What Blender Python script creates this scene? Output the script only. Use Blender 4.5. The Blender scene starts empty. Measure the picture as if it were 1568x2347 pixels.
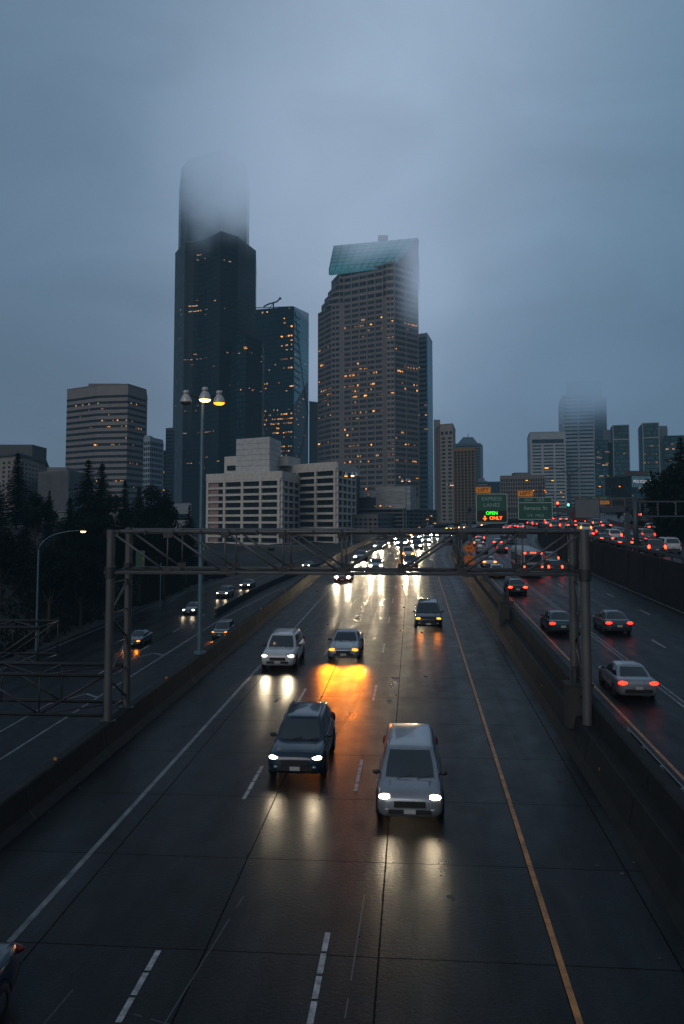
import bpy, bmesh, math, random
from mathutils import Vector, Matrix, Euler
random.seed(7)
sc = bpy.context.scene
COL = sc.collection
R = math.radians

# ------------------------------------------------------------------ camera model
F, CX, CY, HOR = 1925.0, 784.0, 1065.0, 1200.0      # focal length / principal point / horizon of the photo (1568 x 2347 grid)
PITCH = math.atan((HOR - CY) / F)
CZ = 9.53
SP, CP = math.sin(PITCH), math.cos(PITCH)
PHI = math.atan(0.0847)                              # heading of the motorway
CPH, SPH = math.cos(PHI), math.sin(PHI)

def bp(px, Y):                                       # plan position of a vertical edge seen at column px
    return ((px - CX) / F * Y * CP, Y)
def zf(py, Y):                                       # height of a point seen at row py at distance Y
    v = (CY - py) / F
    return CZ + Y * (SP + v * CP) / (CP - v * SP)

GR = 0.031
def zp(d):                                           # long profile of the motorway
    if d < 300: return GR * d
    if d < 420: return GR * 300 + GR * (d - 300) - GR * (d - 300) ** 2 / 240
    return GR * 300 + GR * 60
def off(d):                                          # bend to the right
    if d < 125: return 0.0
    if d < 420: return .00109 * (d - 125) ** 2
    return .00109 * 295 ** 2 + 2 * .00109 * 295 * (d - 420)
def head(d):
    return PHI + (math.atan(2 * .00109 * (min(d, 420) - 125)) if d > 125 else 0)
def RP(s, d, z=0.0):
    s2 = s + off(d)
    return Vector((s2 * CPH + d * SPH, -s2 * SPH + d * CPH, zp(d) + z))

# ------------------------------------------------------------------ materials
def newmat(name):
    m = bpy.data.materials.new(name); m.use_nodes = True
    nt = m.node_tree
    return m, nt, nt.nodes['Principled BSDF']
def mat(name, col, rough=.6, metal=0., emit=None, estr=0., var=0., scale=3., spec=.5, bump=0., coat=0., stretch=None):
    m, nt, b = newmat(name)
    b.inputs['Base Color'].default_value = (*col, 1)
    b.inputs['Roughness'].default_value = rough
    b.inputs['Metallic'].default_value = metal
    b.inputs['Specular IOR Level'].default_value = spec
    if coat: b.inputs['Coat Weight'].default_value = coat; b.inputs['Coat Roughness'].default_value = .05
    if emit:
        b.inputs['Emission Color'].default_value = (*emit, 1); b.inputs['Emission Strength'].default_value = estr
    if var or bump:
        tc = nt.nodes.new('ShaderNodeTexCoord'); mp = nt.nodes.new('ShaderNodeMapping')
        nt.links.new(tc.outputs['Object'], mp.inputs[0])
        if stretch: mp.inputs['Scale'].default_value = stretch
        n = nt.nodes.new('ShaderNodeTexNoise'); n.inputs['Scale'].default_value = scale; n.inputs['Detail'].default_value = 6; n.inputs['Roughness'].default_value = .65
        nt.links.new(mp.outputs[0], n.inputs['Vector'])
        if var:
            r = nt.nodes.new('ShaderNodeMapRange'); r.inputs[1].default_value = .3; r.inputs[2].default_value = .7
            r.inputs[3].default_value = 1 - var; r.inputs[4].default_value = 1 + var
            nt.links.new(n.outputs['Fac'], r.inputs[0])
            mx = nt.nodes.new('ShaderNodeVectorMath'); mx.operation = 'SCALE'; mx.inputs[0].default_value = col
            nt.links.new(r.outputs[0], mx.inputs['Scale']); nt.links.new(mx.outputs[0], b.inputs['Base Color'])
        if bump:
            bm_ = nt.nodes.new('ShaderNodeBump'); bm_.inputs['Strength'].default_value = bump; bm_.inputs['Distance'].default_value = .05
            nt.links.new(n.outputs['Fac'], bm_.inputs['Height']); nt.links.new(bm_.outputs[0], b.inputs['Normal'])
    return m
def math_node(nt, op, a, b=None, c=None):
    n = nt.nodes.new('ShaderNodeMath'); n.operation = op
    for i, v in enumerate((a, b, c)):
        if v is None: continue
        if isinstance(v, (int, float)): n.inputs[i].default_value = v
        else: nt.links.new(v, n.inputs[i])
    return n.outputs[0]

# ------------------------------------------------------------------ mesh builder
class MB:
    def __init__(self): self.v = []; self.f = []; self.mi = []; self.uv = {}; self.m = 0
    def add(self, vs, fs):
        o = len(self.v); self.v += [Vector(p) for p in vs]
        for f in fs: self.f.append(tuple(i + o for i in f)); self.mi.append(self.m)
        return self
    def quad(self, a, b, c, d): return self.add([a, b, c, d], [(0, 1, 2, 3)])
    def poly(self, pts): return self.add(pts, [tuple(range(len(pts)))])
    def box(self, c, size, rz=0., ax=None):
        sx, sy, sz = size[0] / 2, size[1] / 2, size[2] / 2
        M = Matrix.Rotation(rz, 3, 'Z') if ax is None else ax
        c = Vector(c)
        vs = [c + M @ Vector((x * sx, y * sy, z * sz)) for z in (-1, 1) for x, y in ((-1, -1), (1, -1), (1, 1), (-1, 1))]
        return self.add(vs, [(3, 2, 1, 0), (4, 5, 6, 7), (0, 1, 5, 4), (1, 2, 6, 5), (2, 3, 7, 6), (3, 0, 4, 7)])
    def tube(self, p0, p1, r0, r1=None, n=8, caps=True):
        p0, p1 = Vector(p0), Vector(p1); r1 = r0 if r1 is None else r1
        z = (p1 - p0).normalized(); x = z.orthogonal().normalized(); y = z.cross(x)
        vs = [p + (x * math.cos(2 * math.pi * i / n) + y * math.sin(2 * math.pi * i / n)) * r for p, r in ((p0, r0), (p1, r1)) for i in range(n)]
        fs = [(i, (i + 1) % n, n + (i + 1) % n, n + i) for i in range(n)]
        if caps: fs += [tuple(reversed(range(n))), tuple(range(n, 2 * n))]
        return self.add(vs, fs)
    def path(self, pts, r, n=8, r1=None):
        pts = [Vector(p) for p in pts]; k = len(pts); vs = []; up = None
        for i, p in enumerate(pts):
            t = (pts[min(i + 1, k - 1)] - pts[max(i - 1, 0)]).normalized()
            x = t.orthogonal().normalized() if up is None else (up - t * up.dot(t)).normalized()
            up = x; y = t.cross(x); rr = r if r1 is None else r + (r1 - r) * i / (k - 1)
            vs += [p + (x * math.cos(2 * math.pi * j / n) + y * math.sin(2 * math.pi * j / n)) * rr for j in range(n)]
        fs = [(i * n + j, i * n + (j + 1) % n, (i + 1) * n + (j + 1) % n, (i + 1) * n + j) for i in range(k - 1) for j in range(n)]
        fs += [tuple(reversed(range(n))), tuple(range((k - 1) * n, k * n))]
        return self.add(vs, fs)
    def lathe(self, c, prof, n=16):                  # prof: (r, z)
        c = Vector(c); k = len(prof)
        vs = [c + Vector((r * math.cos(2 * math.pi * j / n), r * math.sin(2 * math.pi * j / n), z)) for r, z in prof for j in range(n)]
        fs = [(i * n + j, i * n + (j + 1) % n, (i + 1) * n + (j + 1) % n, (i + 1) * n + j) for i in range(k - 1) for j in range(n)]
        return self.add(vs, fs)
    def prism(self, plan, z0, z1, top=True, bottom=False):
        n = len(plan)
        z0 = z0 if isinstance(z0, (list, tuple)) else [z0] * n
        z1 = z1 if isinstance(z1, (list, tuple)) else [z1] * n
        vs = [(p[0], p[1], z0[i]) for i, p in enumerate(plan)] + [(p[0], p[1], z1[i]) for i, p in enumerate(plan)]
        fs = [(i, (i + 1) % n, n + (i + 1) % n, n + i) for i in range(n)]
        if top: fs.append(tuple(range(n, 2 * n)))
        if bottom: fs.append(tuple(reversed(range(n))))
        return self.add(vs, fs)
    def ellipsoid(self, c, r, nu=12, nv=8):
        c = Vector(c); vs = [c + Vector((0, 0, -r[2]))]
        for i in range(1, nv):
            a = -math.pi / 2 + math.pi * i / nv
            vs += [c + Vector((r[0] * math.cos(a) * math.cos(2 * math.pi * j / nu), r[1] * math.cos(a) * math.sin(2 * math.pi * j / nu), r[2] * math.sin(a))) for j in range(nu)]
        vs.append(c + Vector((0, 0, r[2]))); L = len(vs) - 1
        fs = [(0, 1 + (j + 1) % nu, 1 + j) for j in range(nu)]
        for i in range(nv - 2):
            o = 1 + i * nu; fs += [(o + j, o + (j + 1) % nu, o + nu + (j + 1) % nu, o + nu + j) for j in range(nu)]
        o = 1 + (nv - 2) * nu; fs += [(o + j, o + (j + 1) % nu, L) for j in range(nu)]
        return self.add(vs, fs)
    def sweep(self, prof, ds, closed=True, uvs=False):  # prof (s, z) carried along the road
        n = len(prof); base = len(self.v)
        vs = [RP(s, d, z) for d in ds for s, z in prof]
        m = n if closed else n - 1
        fs = [(i * n + j, i * n + (j + 1) % n, (i + 1) * n + (j + 1) % n, (i + 1) * n + j) for i in range(len(ds) - 1) for j in range(m)]
        if closed: fs += [tuple(reversed(range(n))), tuple(range((len(ds) - 1) * n, len(ds) * n))]
        if uvs:
            k = 0
            for d in ds:
                acc = 0
                for j, (s, z) in enumerate(prof):
                    self.uv[base + k] = (s, d); k += 1
        return self.add(vs, fs)
    def build(self, name, mats, parent=None, smooth=False, world=True, weld=False):
        me = bpy.data.meshes.new(name)
        o3 = parent_origin(parent) if (parent is not None and world) else Vector((0, 0, 0))
        me.from_pydata([tuple(p - o3) for p in self.v], [], self.f)
        ms = mats if isinstance(mats, (list, tuple)) else [mats]
        for m_ in ms: me.materials.append(m_)
        if len(ms) > 1: me.polygons.foreach_set('material_index', self.mi)
        if self.uv:
            L = me.uv_layers.new(name='UVMap')
            for lp in me.loops: L.data[lp.index].uv = self.uv.get(lp.vertex_index, (0, 0))
        if weld:
            b = bmesh.new(); b.from_mesh(me); bmesh.ops.remove_doubles(b, verts=b.verts, dist=1e-4); bmesh.ops.recalc_face_normals(b, faces=b.faces); b.to_mesh(me); b.free()
        if smooth: me.polygons.foreach_set('use_smooth', [True] * len(me.polygons))
        me.update()
        o = bpy.data.objects.new(name, me); COL.objects.link(o)
        if parent is not None: o.parent = parent
        return o
def parent_origin(o):
    p = Vector((0, 0, 0))
    while o is not None: p = p + Vector(o.location); o = o.parent
    return p
def tag(o, label=None, cat=None, group=None, kind=None):
    if label: o['label'] = label
    if cat: o['category'] = cat
    if group: o['group'] = group
    if kind: o['kind'] = kind
    return o
def thing(name, label, cat, loc=(0, 0, 0), group=None, rz=0., rx=0.):
    o = bpy.data.objects.new(name, None); o.empty_display_size = .3; COL.objects.link(o)
    o.location = loc; o.rotation_euler = (rx, 0, rz)
    return tag(o, label, cat, group)
def struct(o): return tag(o, kind='structure')
def text(parent, s, size, loc, m, name='lettering', sx=1., rz=0., align='CENTER', bold=0.):
    cu = bpy.data.curves.new(name, 'FONT'); cu.body = s; cu.size = size; cu.align_x = align; cu.align_y = 'CENTER'; cu.offset = bold
    cu.materials.append(m)
    tmp = bpy.data.objects.new(name, cu); COL.objects.link(tmp)
    me = bpy.data.meshes.new_from_object(tmp.evaluated_get(bpy.context.evaluated_depsgraph_get())); me.name = name
    bpy.data.objects.remove(tmp); bpy.data.curves.remove(cu); me.materials.clear(); me.materials.append(m)
    o = bpy.data.objects.new(name, me); COL.objects.link(o); o.parent = parent
    o.location = loc; o.rotation_euler = (R(90), 0, rz); o.scale = (sx, 1, 1)
    return o
# ------------------------------------------------------------------ camera, render, world, light
cam = bpy.data.cameras.new('camera'); co = bpy.data.objects.new('camera', cam); COL.objects.link(co)
cam.sensor_fit = 'VERTICAL'; cam.sensor_height = 36.0; cam.sensor_width = 24.0
cam.lens = F / 2347 * 36.0; cam.shift_y = -(2347 / 2 - CY) / 2347; cam.clip_start = .1; cam.clip_end = 12000
co.location = (0, 0, CZ); co.rotation_euler = (R(90) + PITCH, 0, 0)
sc.camera = co
sc.render.engine = 'CYCLES'
cy = sc.cycles
cy.use_denoising = True
try: cy.denoiser = 'OPENIMAGEDENOISE'
except Exception: pass
cy.max_bounces = 6; cy.diffuse_bounces = 2; cy.glossy_bounces = 3; cy.transmission_bounces = 4; cy.transparent_max_bounces = 24; cy.volume_bounces = 0
cy.sample_clamp_indirect = 6; cy.caustics_reflective = False; cy.caustics_refractive = False; cy.blur_glossy = .5
sc.view_settings.view_transform = 'Standard'; sc.view_settings.look = 'None'; sc.view_settings.exposure = 0; sc.view_settings.gamma = 1

SUN_EL, SUN_AZ = R(26), R(206)                       # behind the camera, slightly to the left; azimuth from +Y clockwise
w = bpy.data.worlds.new('World'); sc.world = w; w.use_nodes = True
nt = w.node_tree; nt.nodes.clear()
out = nt.nodes.new('ShaderNodeOutputWorld')
sky = nt.nodes.new('ShaderNodeTexSky'); sky.sky_type = 'NISHITA'; sky.sun_disc = False; sky.sun_elevation = SUN_EL; sky.sun_rotation = SUN_AZ
bgs = nt.nodes.new('ShaderNodeBackground'); bgs.inputs[1].default_value = .05; nt.links.new(sky.outputs[0], bgs.inputs[0])
tc = nt.nodes.new('ShaderNodeTexCoord')
nrm = nt.nodes.new('ShaderNodeVectorMath'); nrm.operation = 'NORMALIZE'; nt.links.new(tc.outputs['Generated'], nrm.inputs[0])
sep = nt.nodes.new('ShaderNodeSeparateXYZ'); nt.links.new(nrm.outputs[0], sep.inputs[0])
# overcast deck: broad soft patches of brighter and bluer cloud, blended by direction
def skydir(px, py):
    u, v = (px - CX) / F, (CY - py) / F
    return Vector((u, CP - v * SP, SP + v * CP)).normalized()
patches = [(920, 200, 8.5, (.405, .500, .630), 1.35), (790, 590, 7, (.350, .420, .545), 1.15), (1150, 330, 8, (.235, .330, .455), .9), (330, 450, 8, (.140, .218, .320), 1.0), (80, 250, 9, (.098, .162, .240), 1.0),
           (90, 780, 8, (.080, .117, .168), 1.2), (1450, 330, 8, (.082, .165, .268), 1.1), (1400, 700, 8, (.072, .128, .196), 1.1), (1130, 760, 7, (.150, .222, .330), .9), (650, 850, 6, (.185, .250, .365), .8),
           (1130, 1060, 6, (.085, .140, .220), .9), (300, 1050, 7, (.085, .116, .166), 1.0), (1450, 980, 6, (.070, .115, .172), 1.0), (40, 10, 9, (.102, .160, .230), 1.0), (784, -60, 9, (.140, .210, .292), 1.0), (1560, 0, 9, (.076, .136, .196), 1.0)]
acc = wsum = None
for px, py, sg, c, wt in patches:
    c = [q * 1.40 for q in c]
    dt = nt.nodes.new('ShaderNodeVectorMath'); dt.operation = 'DOT_PRODUCT'; nt.links.new(nrm.outputs[0], dt.inputs[0]); dt.inputs[1].default_value = skydir(px, py)
    wv = math_node(nt, 'EXPONENT', math_node(nt, 'MULTIPLY', math_node(nt, 'SUBTRACT', dt.outputs['Value'], 1.0), 1 / R(sg) ** 2)); wv = math_node(nt, 'MULTIPLY', wv, wt)
    cv = nt.nodes.new('ShaderNodeVectorMath'); cv.operation = 'SCALE'; cv.inputs[0].default_value = c; nt.links.new(wv, cv.inputs['Scale'])
    if acc is None: acc, wsum = cv.outputs[0], wv
    else:
        ad = nt.nodes.new('ShaderNodeVectorMath'); ad.operation = 'ADD'; nt.links.new(acc, ad.inputs[0]); nt.links.new(cv.outputs[0], ad.inputs[1]); acc = ad.outputs[0]; wsum = math_node(nt, 'ADD', wsum, wv)
for az, el, sg, c in ((62, 16, 18, (.115, .165, .232)), (-62, 16, 18, (.105, .150, .212)), (112, 14, 24, (.100, .138, .190)), (-112, 14, 24, (.100, .138, .190)), (180, 14, 30, (.100, .130, .175))):   # the deck round the sides and behind
    dt = nt.nodes.new('ShaderNodeVectorMath'); dt.operation = 'DOT_PRODUCT'; nt.links.new(nrm.outputs[0], dt.inputs[0]); dt.inputs[1].default_value = (math.sin(R(az)) * math.cos(R(el)), math.cos(R(az)) * math.cos(R(el)), math.sin(R(el)))
    wv = math_node(nt, 'MULTIPLY', math_node(nt, 'EXPONENT', math_node(nt, 'MULTIPLY', math_node(nt, 'SUBTRACT', dt.outputs['Value'], 1.0), 1 / R(sg) ** 2)), .5)
    cv = nt.nodes.new('ShaderNodeVectorMath'); cv.operation = 'SCALE'; cv.inputs[0].default_value = [q * 1.3 for q in c]; nt.links.new(wv, cv.inputs['Scale'])
    ad = nt.nodes.new('ShaderNodeVectorMath'); ad.operation = 'ADD'; nt.links.new(acc, ad.inputs[0]); nt.links.new(cv.outputs[0], ad.inputs[1]); acc = ad.outputs[0]; wsum = math_node(nt, 'ADD', wsum, wv)
W0 = .02
ad = nt.nodes.new('ShaderNodeVectorMath'); ad.operation = 'ADD'; nt.links.new(acc, ad.inputs[0]); ad.inputs[1].default_value = [W0 * q for q in (.034, .048, .064)]
dv = nt.nodes.new('ShaderNodeVectorMath'); dv.operation = 'SCALE'; nt.links.new(ad.outputs[0], dv.inputs[0]); nt.links.new(math_node(nt, 'DIVIDE', 1.0, math_node(nt, 'ADD', wsum, W0)), dv.inputs['Scale'])
mp = nt.nodes.new('ShaderNodeMapping'); mp.inputs['Scale'].default_value = (1.0, 1.0, 1.9); nt.links.new(nrm.outputs[0], mp.inputs[0])
nz = nt.nodes.new('ShaderNodeTexNoise'); nz.inputs['Scale'].default_value = 4.0; nz.inputs['Detail'].default_value = 5; nz.inputs['Roughness'].default_value = .5; nz.inputs['Distortion'].default_value = .6
nt.links.new(mp.outputs[0], nz.inputs['Vector'])
mr2 = nt.nodes.new('ShaderNodeMapRange'); mr2.inputs[1].default_value = .3; mr2.inputs[2].default_value = .7; mr2.inputs[3].default_value = .905; mr2.inputs[4].default_value = 1.095
nt.links.new(nz.outputs['Fac'], mr2.inputs[0])
bgc = nt.nodes.new('ShaderNodeBackground'); nt.links.new(dv.outputs[0], bgc.inputs[0]); nt.links.new(mr2.outputs[0], bgc.inputs[1])
mix = nt.nodes.new('ShaderNodeMixShader'); mix.inputs[0].default_value = .97
nt.links.new(bgs.outputs[0], mix.inputs[1]); nt.links.new(bgc.outputs[0], mix.inputs[2]); nt.links.new(mix.outputs[0], out.inputs[0])

sun = bpy.data.lights.new('sun', 'SUN'); sun.energy = .7; sun.angle = R(40); sun.color = (1.0, .97, .93)
so = bpy.data.objects.new('sun', sun); COL.objects.link(so)
sd = Vector((math.sin(SUN_AZ) * math.cos(SUN_EL), math.cos(SUN_AZ) * math.cos(SUN_EL), math.sin(SUN_EL)))
so.rotation_euler = sd.to_track_quat('Z', 'Y').to_euler(); so.location = (0, -20, 60)

# ------------------------------------------------------------------ haze and low cloud
def volmat(name, dens, col):
    m = bpy.data.materials.new(name); m.use_nodes = True; nt = m.node_tree; nt.nodes.clear()
    o = nt.nodes.new('ShaderNodeOutputMaterial'); a = nt.nodes.new('ShaderNodeVolumeAbsorption'); a.inputs[0].default_value = (0, 0, 0, 1); a.inputs[1].default_value = dens
    e = nt.nodes.new('ShaderNodeEmission'); e.inputs[0].default_value = (*col, 1); e.inputs[1].default_value = dens
    s = nt.nodes.new('ShaderNodeAddShader'); nt.links.new(a.outputs[0], s.inputs[0]); nt.links.new(e.outputs[0], s.inputs[1]); nt.links.new(s.outputs[0], o.inputs['Volume'])
    m.cycles.homogeneous_volume = True
    return m
hz = MB().prism([(-1500, -40), (1500, -40), (1500, 1500), (-1500, 1500)], -40, 420, bottom=True)
tag(hz.build('haze', volmat('haze', .00022, (.060, .120, .175))), kind='stuff')
def skycol(px, py):                                  # colour of the cloud deck in one direction
    d = skydir(px, py); a = [W0 * q for q in (.034, .048, .064)]; ws = W0
    for x, y, sg, c, wt in patches:
        wv = wt * math.exp((d.dot(skydir(x, y)) - 1) / R(sg) ** 2); ws += wv; a = [q + wv * r * 1.40 for q, r in zip(a, c)]
    return [q / ws * .985 for q in a]
def wisp(px, py, Y, r, dens, cl, crt, amp=.7, core=.1):
    """a bank of low cloud: density falls off smoothly from its heart and is broken up by noise; cl, crt = picture points whose sky colour its two flanks share"""
    x, y = bp(px, Y); c = (x, y, zf(py, Y)); m = volmat('cloud_wisp', dens, (1, 1, 1)); m.cycles.homogeneous_volume = False; nt = m.node_tree
    tcn = nt.nodes.new('ShaderNodeTexCoord'); sb = nt.nodes.new('ShaderNodeVectorMath'); sb.operation = 'SUBTRACT'; sb.inputs[1].default_value = c; nt.links.new(tcn.outputs['Object'], sb.inputs[0])
    dvn = nt.nodes.new('ShaderNodeVectorMath'); dvn.operation = 'DIVIDE'; dvn.inputs[1].default_value = r; nt.links.new(sb.outputs[0], dvn.inputs[0])
    ln = nt.nodes.new('ShaderNodeVectorMath'); ln.operation = 'LENGTH'; nt.links.new(dvn.outputs[0], ln.inputs[0])
    n = nt.nodes.new('ShaderNodeTexNoise'); n.inputs['Scale'].default_value = .024; n.inputs['Detail'].default_value = 4; n.inputs['Roughness'].default_value = .55; nt.links.new(tcn.outputs['Object'], n.inputs['Vector'])
    f = nt.nodes.new('ShaderNodeMapRange'); f.interpolation_type = 'SMOOTHERSTEP'; f.inputs[1].default_value = .95; f.inputs[2].default_value = core; f.inputs[3].default_value = 0; f.inputs[4].default_value = dens
    nt.links.new(math_node(nt, 'ADD', ln.outputs['Value'], math_node(nt, 'MULTIPLY', math_node(nt, 'SUBTRACT', n.outputs['Fac'], .45), amp)), f.inputs[0])
    sx = nt.nodes.new('ShaderNodeSeparateXYZ'); nt.links.new(dvn.outputs[0], sx.inputs[0])
    g_ = nt.nodes.new('ShaderNodeMapRange'); g_.interpolation_type = 'SMOOTHSTEP'; g_.inputs[1].default_value = -.8; g_.inputs[2].default_value = .8; nt.links.new(sx.outputs[0], g_.inputs[0])
    mx = nt.nodes.new('ShaderNodeMix'); mx.data_type = 'RGBA'; nt.links.new(g_.outputs[0], mx.inputs[0]); mx.inputs[6].default_value = (*skycol(*cl), 1); mx.inputs[7].default_value = (*skycol(*crt), 1)
    for nd in nt.nodes:
        if nd.type == 'VOLUME_ABSORPTION': nt.links.new(f.outputs[0], nd.inputs[1])
        elif nd.type == 'EMISSION': nt.links.new(f.outputs[0], nd.inputs[1]); nt.links.new(mx.outputs[2], nd.inputs[0])
    tag(MB().ellipsoid(c, [q * 1.25 for q in r], 28, 18).build('cloud_wisp', m, smooth=True), kind='stuff')
wisp(530, 340, 590, (84, 80, 92), .046, (380, 400), (680, 380))      # the tallest tower dissolves in this bank
wisp(880, 525, 600, (80, 80, 42), .013, (740, 540), (1010, 540))     # hangs over the sloping green roof
wisp(1000, 640, 577, (42, 50, 48), .030, (900, 640), (1060, 640))     # right-hand shoulder of the granite tower
wisp(1365, 855, 720, (92, 70, 64), .050, (1270, 860), (1450, 860))   # swallows the top of the banded tower
# ------------------------------------------------------------------ ground, roads, markings, barriers
def drange(a, b, st):
    n = max(1, int(round((b - a) / st))); return [a + (b - a) * i / n for i in range(n + 1)]
def roadmat(name, base, slab=3.65, s0=-.77, wet=.5, joints=True, lane_w=3.6, lane0=0., spec=.15):
    m, nt, b = newmat(name)
    uv = nt.nodes.new('ShaderNodeUVMap'); uv.uv_map = 'UVMap'
    sp = nt.nodes.new('ShaderNodeSeparateXYZ'); nt.links.new(uv.outputs[0], sp.inputs[0])
    S, D = sp.outputs[0], sp.outputs[1]
    def noise(sx, sy, scale, det=5, rough=.6):
        mp = nt.nodes.new('ShaderNodeMapping'); mp.inputs['Scale'].default_value = (sx, sy, 1); nt.links.new(uv.outputs[0], mp.inputs[0])
        n = nt.nodes.new('ShaderNodeTexNoise'); n.inputs['Scale'].default_value = scale; n.inputs['Detail'].default_value = det; n.inputs['Roughness'].default_value = rough
        nt.links.new(mp.outputs[0], n.inputs['Vector']); return n.outputs['Fac']
    blot = noise(1, .35, .55); fine = noise(1, 1, 9, 4); streak = noise(2.2, .03, 1.0, 4); grit = noise(1, 1, 26, 3, .8); mid = noise(1, .6, 1.3, 2, .5); stain = noise(1.6, .22, .8, 5, .6)
    # worn wheel paths: darker bands at about .85 m either side of each lane centre
    lf = math_node(nt, 'FRACT', math_node(nt, 'DIVIDE', math_node(nt, 'SUBTRACT', S, lane0), lane_w))
    wp = math_node(nt, 'ABSOLUTE', math_node(nt, 'SUBTRACT', math_node(nt, 'ABSOLUTE', math_node(nt, 'SUBTRACT', lf, .5)), .24))
    wheel = nt.nodes.new('ShaderNodeMapRange'); wheel.interpolation_type = 'SMOOTHSTEP'
    wheel.inputs[1].default_value = .03; wheel.inputs[2].default_value = .15; wheel.inputs[3].default_value = 1; wheel.inputs[4].default_value = 0
    nt.links.new(wp, wheel.inputs[0])
    v = math_node(nt, 'MULTIPLY_ADD', blot, .9, .30)
    v = math_node(nt, 'MULTIPLY', v, math_node(nt, 'MULTIPLY_ADD', fine, .7, .65))
    v = math_node(nt, 'MULTIPLY', v, math_node(nt, 'MULTIPLY_ADD', streak, .8, .6))
    v = math_node(nt, 'MULTIPLY', v, math_node(nt, 'MAXIMUM', math_node(nt, 'MULTIPLY_ADD', grit, 4.2, -1.1), .12))
    v = math_node(nt, 'MULTIPLY', v, math_node(nt, 'MULTIPLY_ADD', wheel.outputs[0], -.38, 1.0))
    rough = math_node(nt, 'MULTIPLY_ADD', math_node(nt, 'SUBTRACT', blot, .5), .26, .56 - .26 * wet)
    rough = math_node(nt, 'MULTIPLY_ADD', math_node(nt, 'SUBTRACT', streak, .5), .12, rough)
    rough = math_node(nt, 'MULTIPLY_ADD', wheel.outputs[0], -.06, rough)
    rough = math_node(nt, 'MULTIPLY_ADD', math_node(nt, 'SUBTRACT', mid, .5), .22, rough)
    v = math_node(nt, 'MULTIPLY', v, math_node(nt, 'MULTIPLY_ADD', stain, 2.4, -.2))
    if joints:
        cs = math_node(nt, 'DIVIDE', math_node(nt, 'SUBTRACT', S, s0), slab); cd = math_node(nt, 'DIVIDE', math_node(nt, 'SUBTRACT', D, 18.07), 4.53)
        wn = nt.nodes.new('ShaderNodeTexWhiteNoise'); wn.noise_dimensions = '2D'
        cmb = nt.nodes.new('ShaderNodeCombineXYZ'); nt.links.new(math_node(nt, 'FLOOR', cs), cmb.inputs[0]); nt.links.new(math_node(nt, 'FLOOR', cd), cmb.inputs[1]); nt.links.new(cmb.outputs[0], wn.inputs['Vector'])
        v = math_node(nt, 'MULTIPLY', v, math_node(nt, 'MULTIPLY_ADD', wn.outputs['Value'], .36, .82))
        wob = math_node(nt, 'MULTIPLY', math_node(nt, 'SUBTRACT', fine, .5), .012)
        def line(c, width, per):
            f = math_node(nt, 'FRACT', math_node(nt, 'ADD', c, wob)); e = math_node(nt, 'MINIMUM', f, math_node(nt, 'SUBTRACT', 1.0, f))
            return math_node(nt, 'LESS_THAN', e, width / per)
        j = math_node(nt, 'MAXIMUM', line(cs, .02, slab), math_node(nt, 'MULTIPLY', line(cd, .02, 4.53), .85))
        v = math_node(nt, 'MULTIPLY', v, math_node(nt, 'MULTIPLY_ADD', j, -.82, 1.0))
        rough = math_node(nt, 'MAXIMUM', rough, math_node(nt, 'MULTIPLY', j, .8))
    sc_ = nt.nodes.new('ShaderNodeVectorMath'); sc_.operation = 'SCALE'; sc_.inputs[0].default_value = base; nt.links.new(v, sc_.inputs['Scale'])
    nt.links.new(sc_.outputs[0], b.inputs['Base Color'])
    nt.links.new(math_node(nt, 'MINIMUM', math_node(nt, 'MAXIMUM', rough, .24), .9), b.inputs['Roughness'])
    b.inputs['IOR'].default_value = 1.38; b.inputs['Specular IOR Level'].default_value = spec
    bu = nt.nodes.new('ShaderNodeBump'); bu.inputs['Strength'].default_value = .35; bu.inputs['Distance'].default_value = .012
    nt.links.new(math_node(nt, 'ADD', math_node(nt, 'ADD', grit, math_node(nt, 'MULTIPLY', fine, 2.0)), math_node(nt, 'MULTIPLY', mid, 1.5)), bu.inputs['Height']); nt.links.new(bu.outputs[0], b.inputs['Normal'])
    return m
M_MAIN = roadmat('wet_concrete_road', (.017, .0185, .020), wet=.7, lane_w=3.5, lane0=-5.4)
M_NB = roadmat('wet_asphalt_road', (.015, .018, .021), wet=.4, joints=False, lane_w=3.4, lane0=12.3)
M_LOW = roadmat('lower_road_asphalt', (.011, .013, .015), wet=.6, joints=False, lane_w=4.5, lane0=-25.4, spec=.09)
M_UP = roadmat('upper_road_asphalt', (.038, .040, .043), wet=.6, joints=False, lane_w=3.5, lane0=23.6)
M_SHOULD = roadmat('shoulder_concrete', (.017, .020, .023), wet=.65, joints=True, slab=2.4, s0=2.95)
M_GROUND = mat('dark_ground', (.010, .012, .011), .95, var=.5, scale=.08)

def strip(name, ss, z, d0, d1, m, st=4.0):
    b = MB(); b.sweep([(s, z) for s in ss], drange(d0, d1, st), closed=False, uvs=True)
    o = b.build(name, m, smooth=True); return struct(o)
def lerp(a, b, t): return a + (b - a) * t
strip('road', [lerp(-11.4, 3.9, i / 6) for i in range(7)], 0, -14, 430, M_MAIN)
strip('road_shoulder', [3.9, 4.9, 6.0], 0, -14, 430, M_SHOULD)
strip('northbound_road', [lerp(7.3, 22.9, i / 6) for i in range(7)], 0, -14, 430, M_NB)
strip('lower_road', [lerp(-39.5, -11.6, i / 8) for i in range(9)], -6.5, 5, 330, M_LOW)
strip('upper_road', [lerp(23.3, 39.6, i / 6) for i in range(7)], 3.4, -14, 430, M_UP)
strip('upper_road_widening', [39.6, 43, 47.5], 3.396, 138, 330, M_UP)

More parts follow.
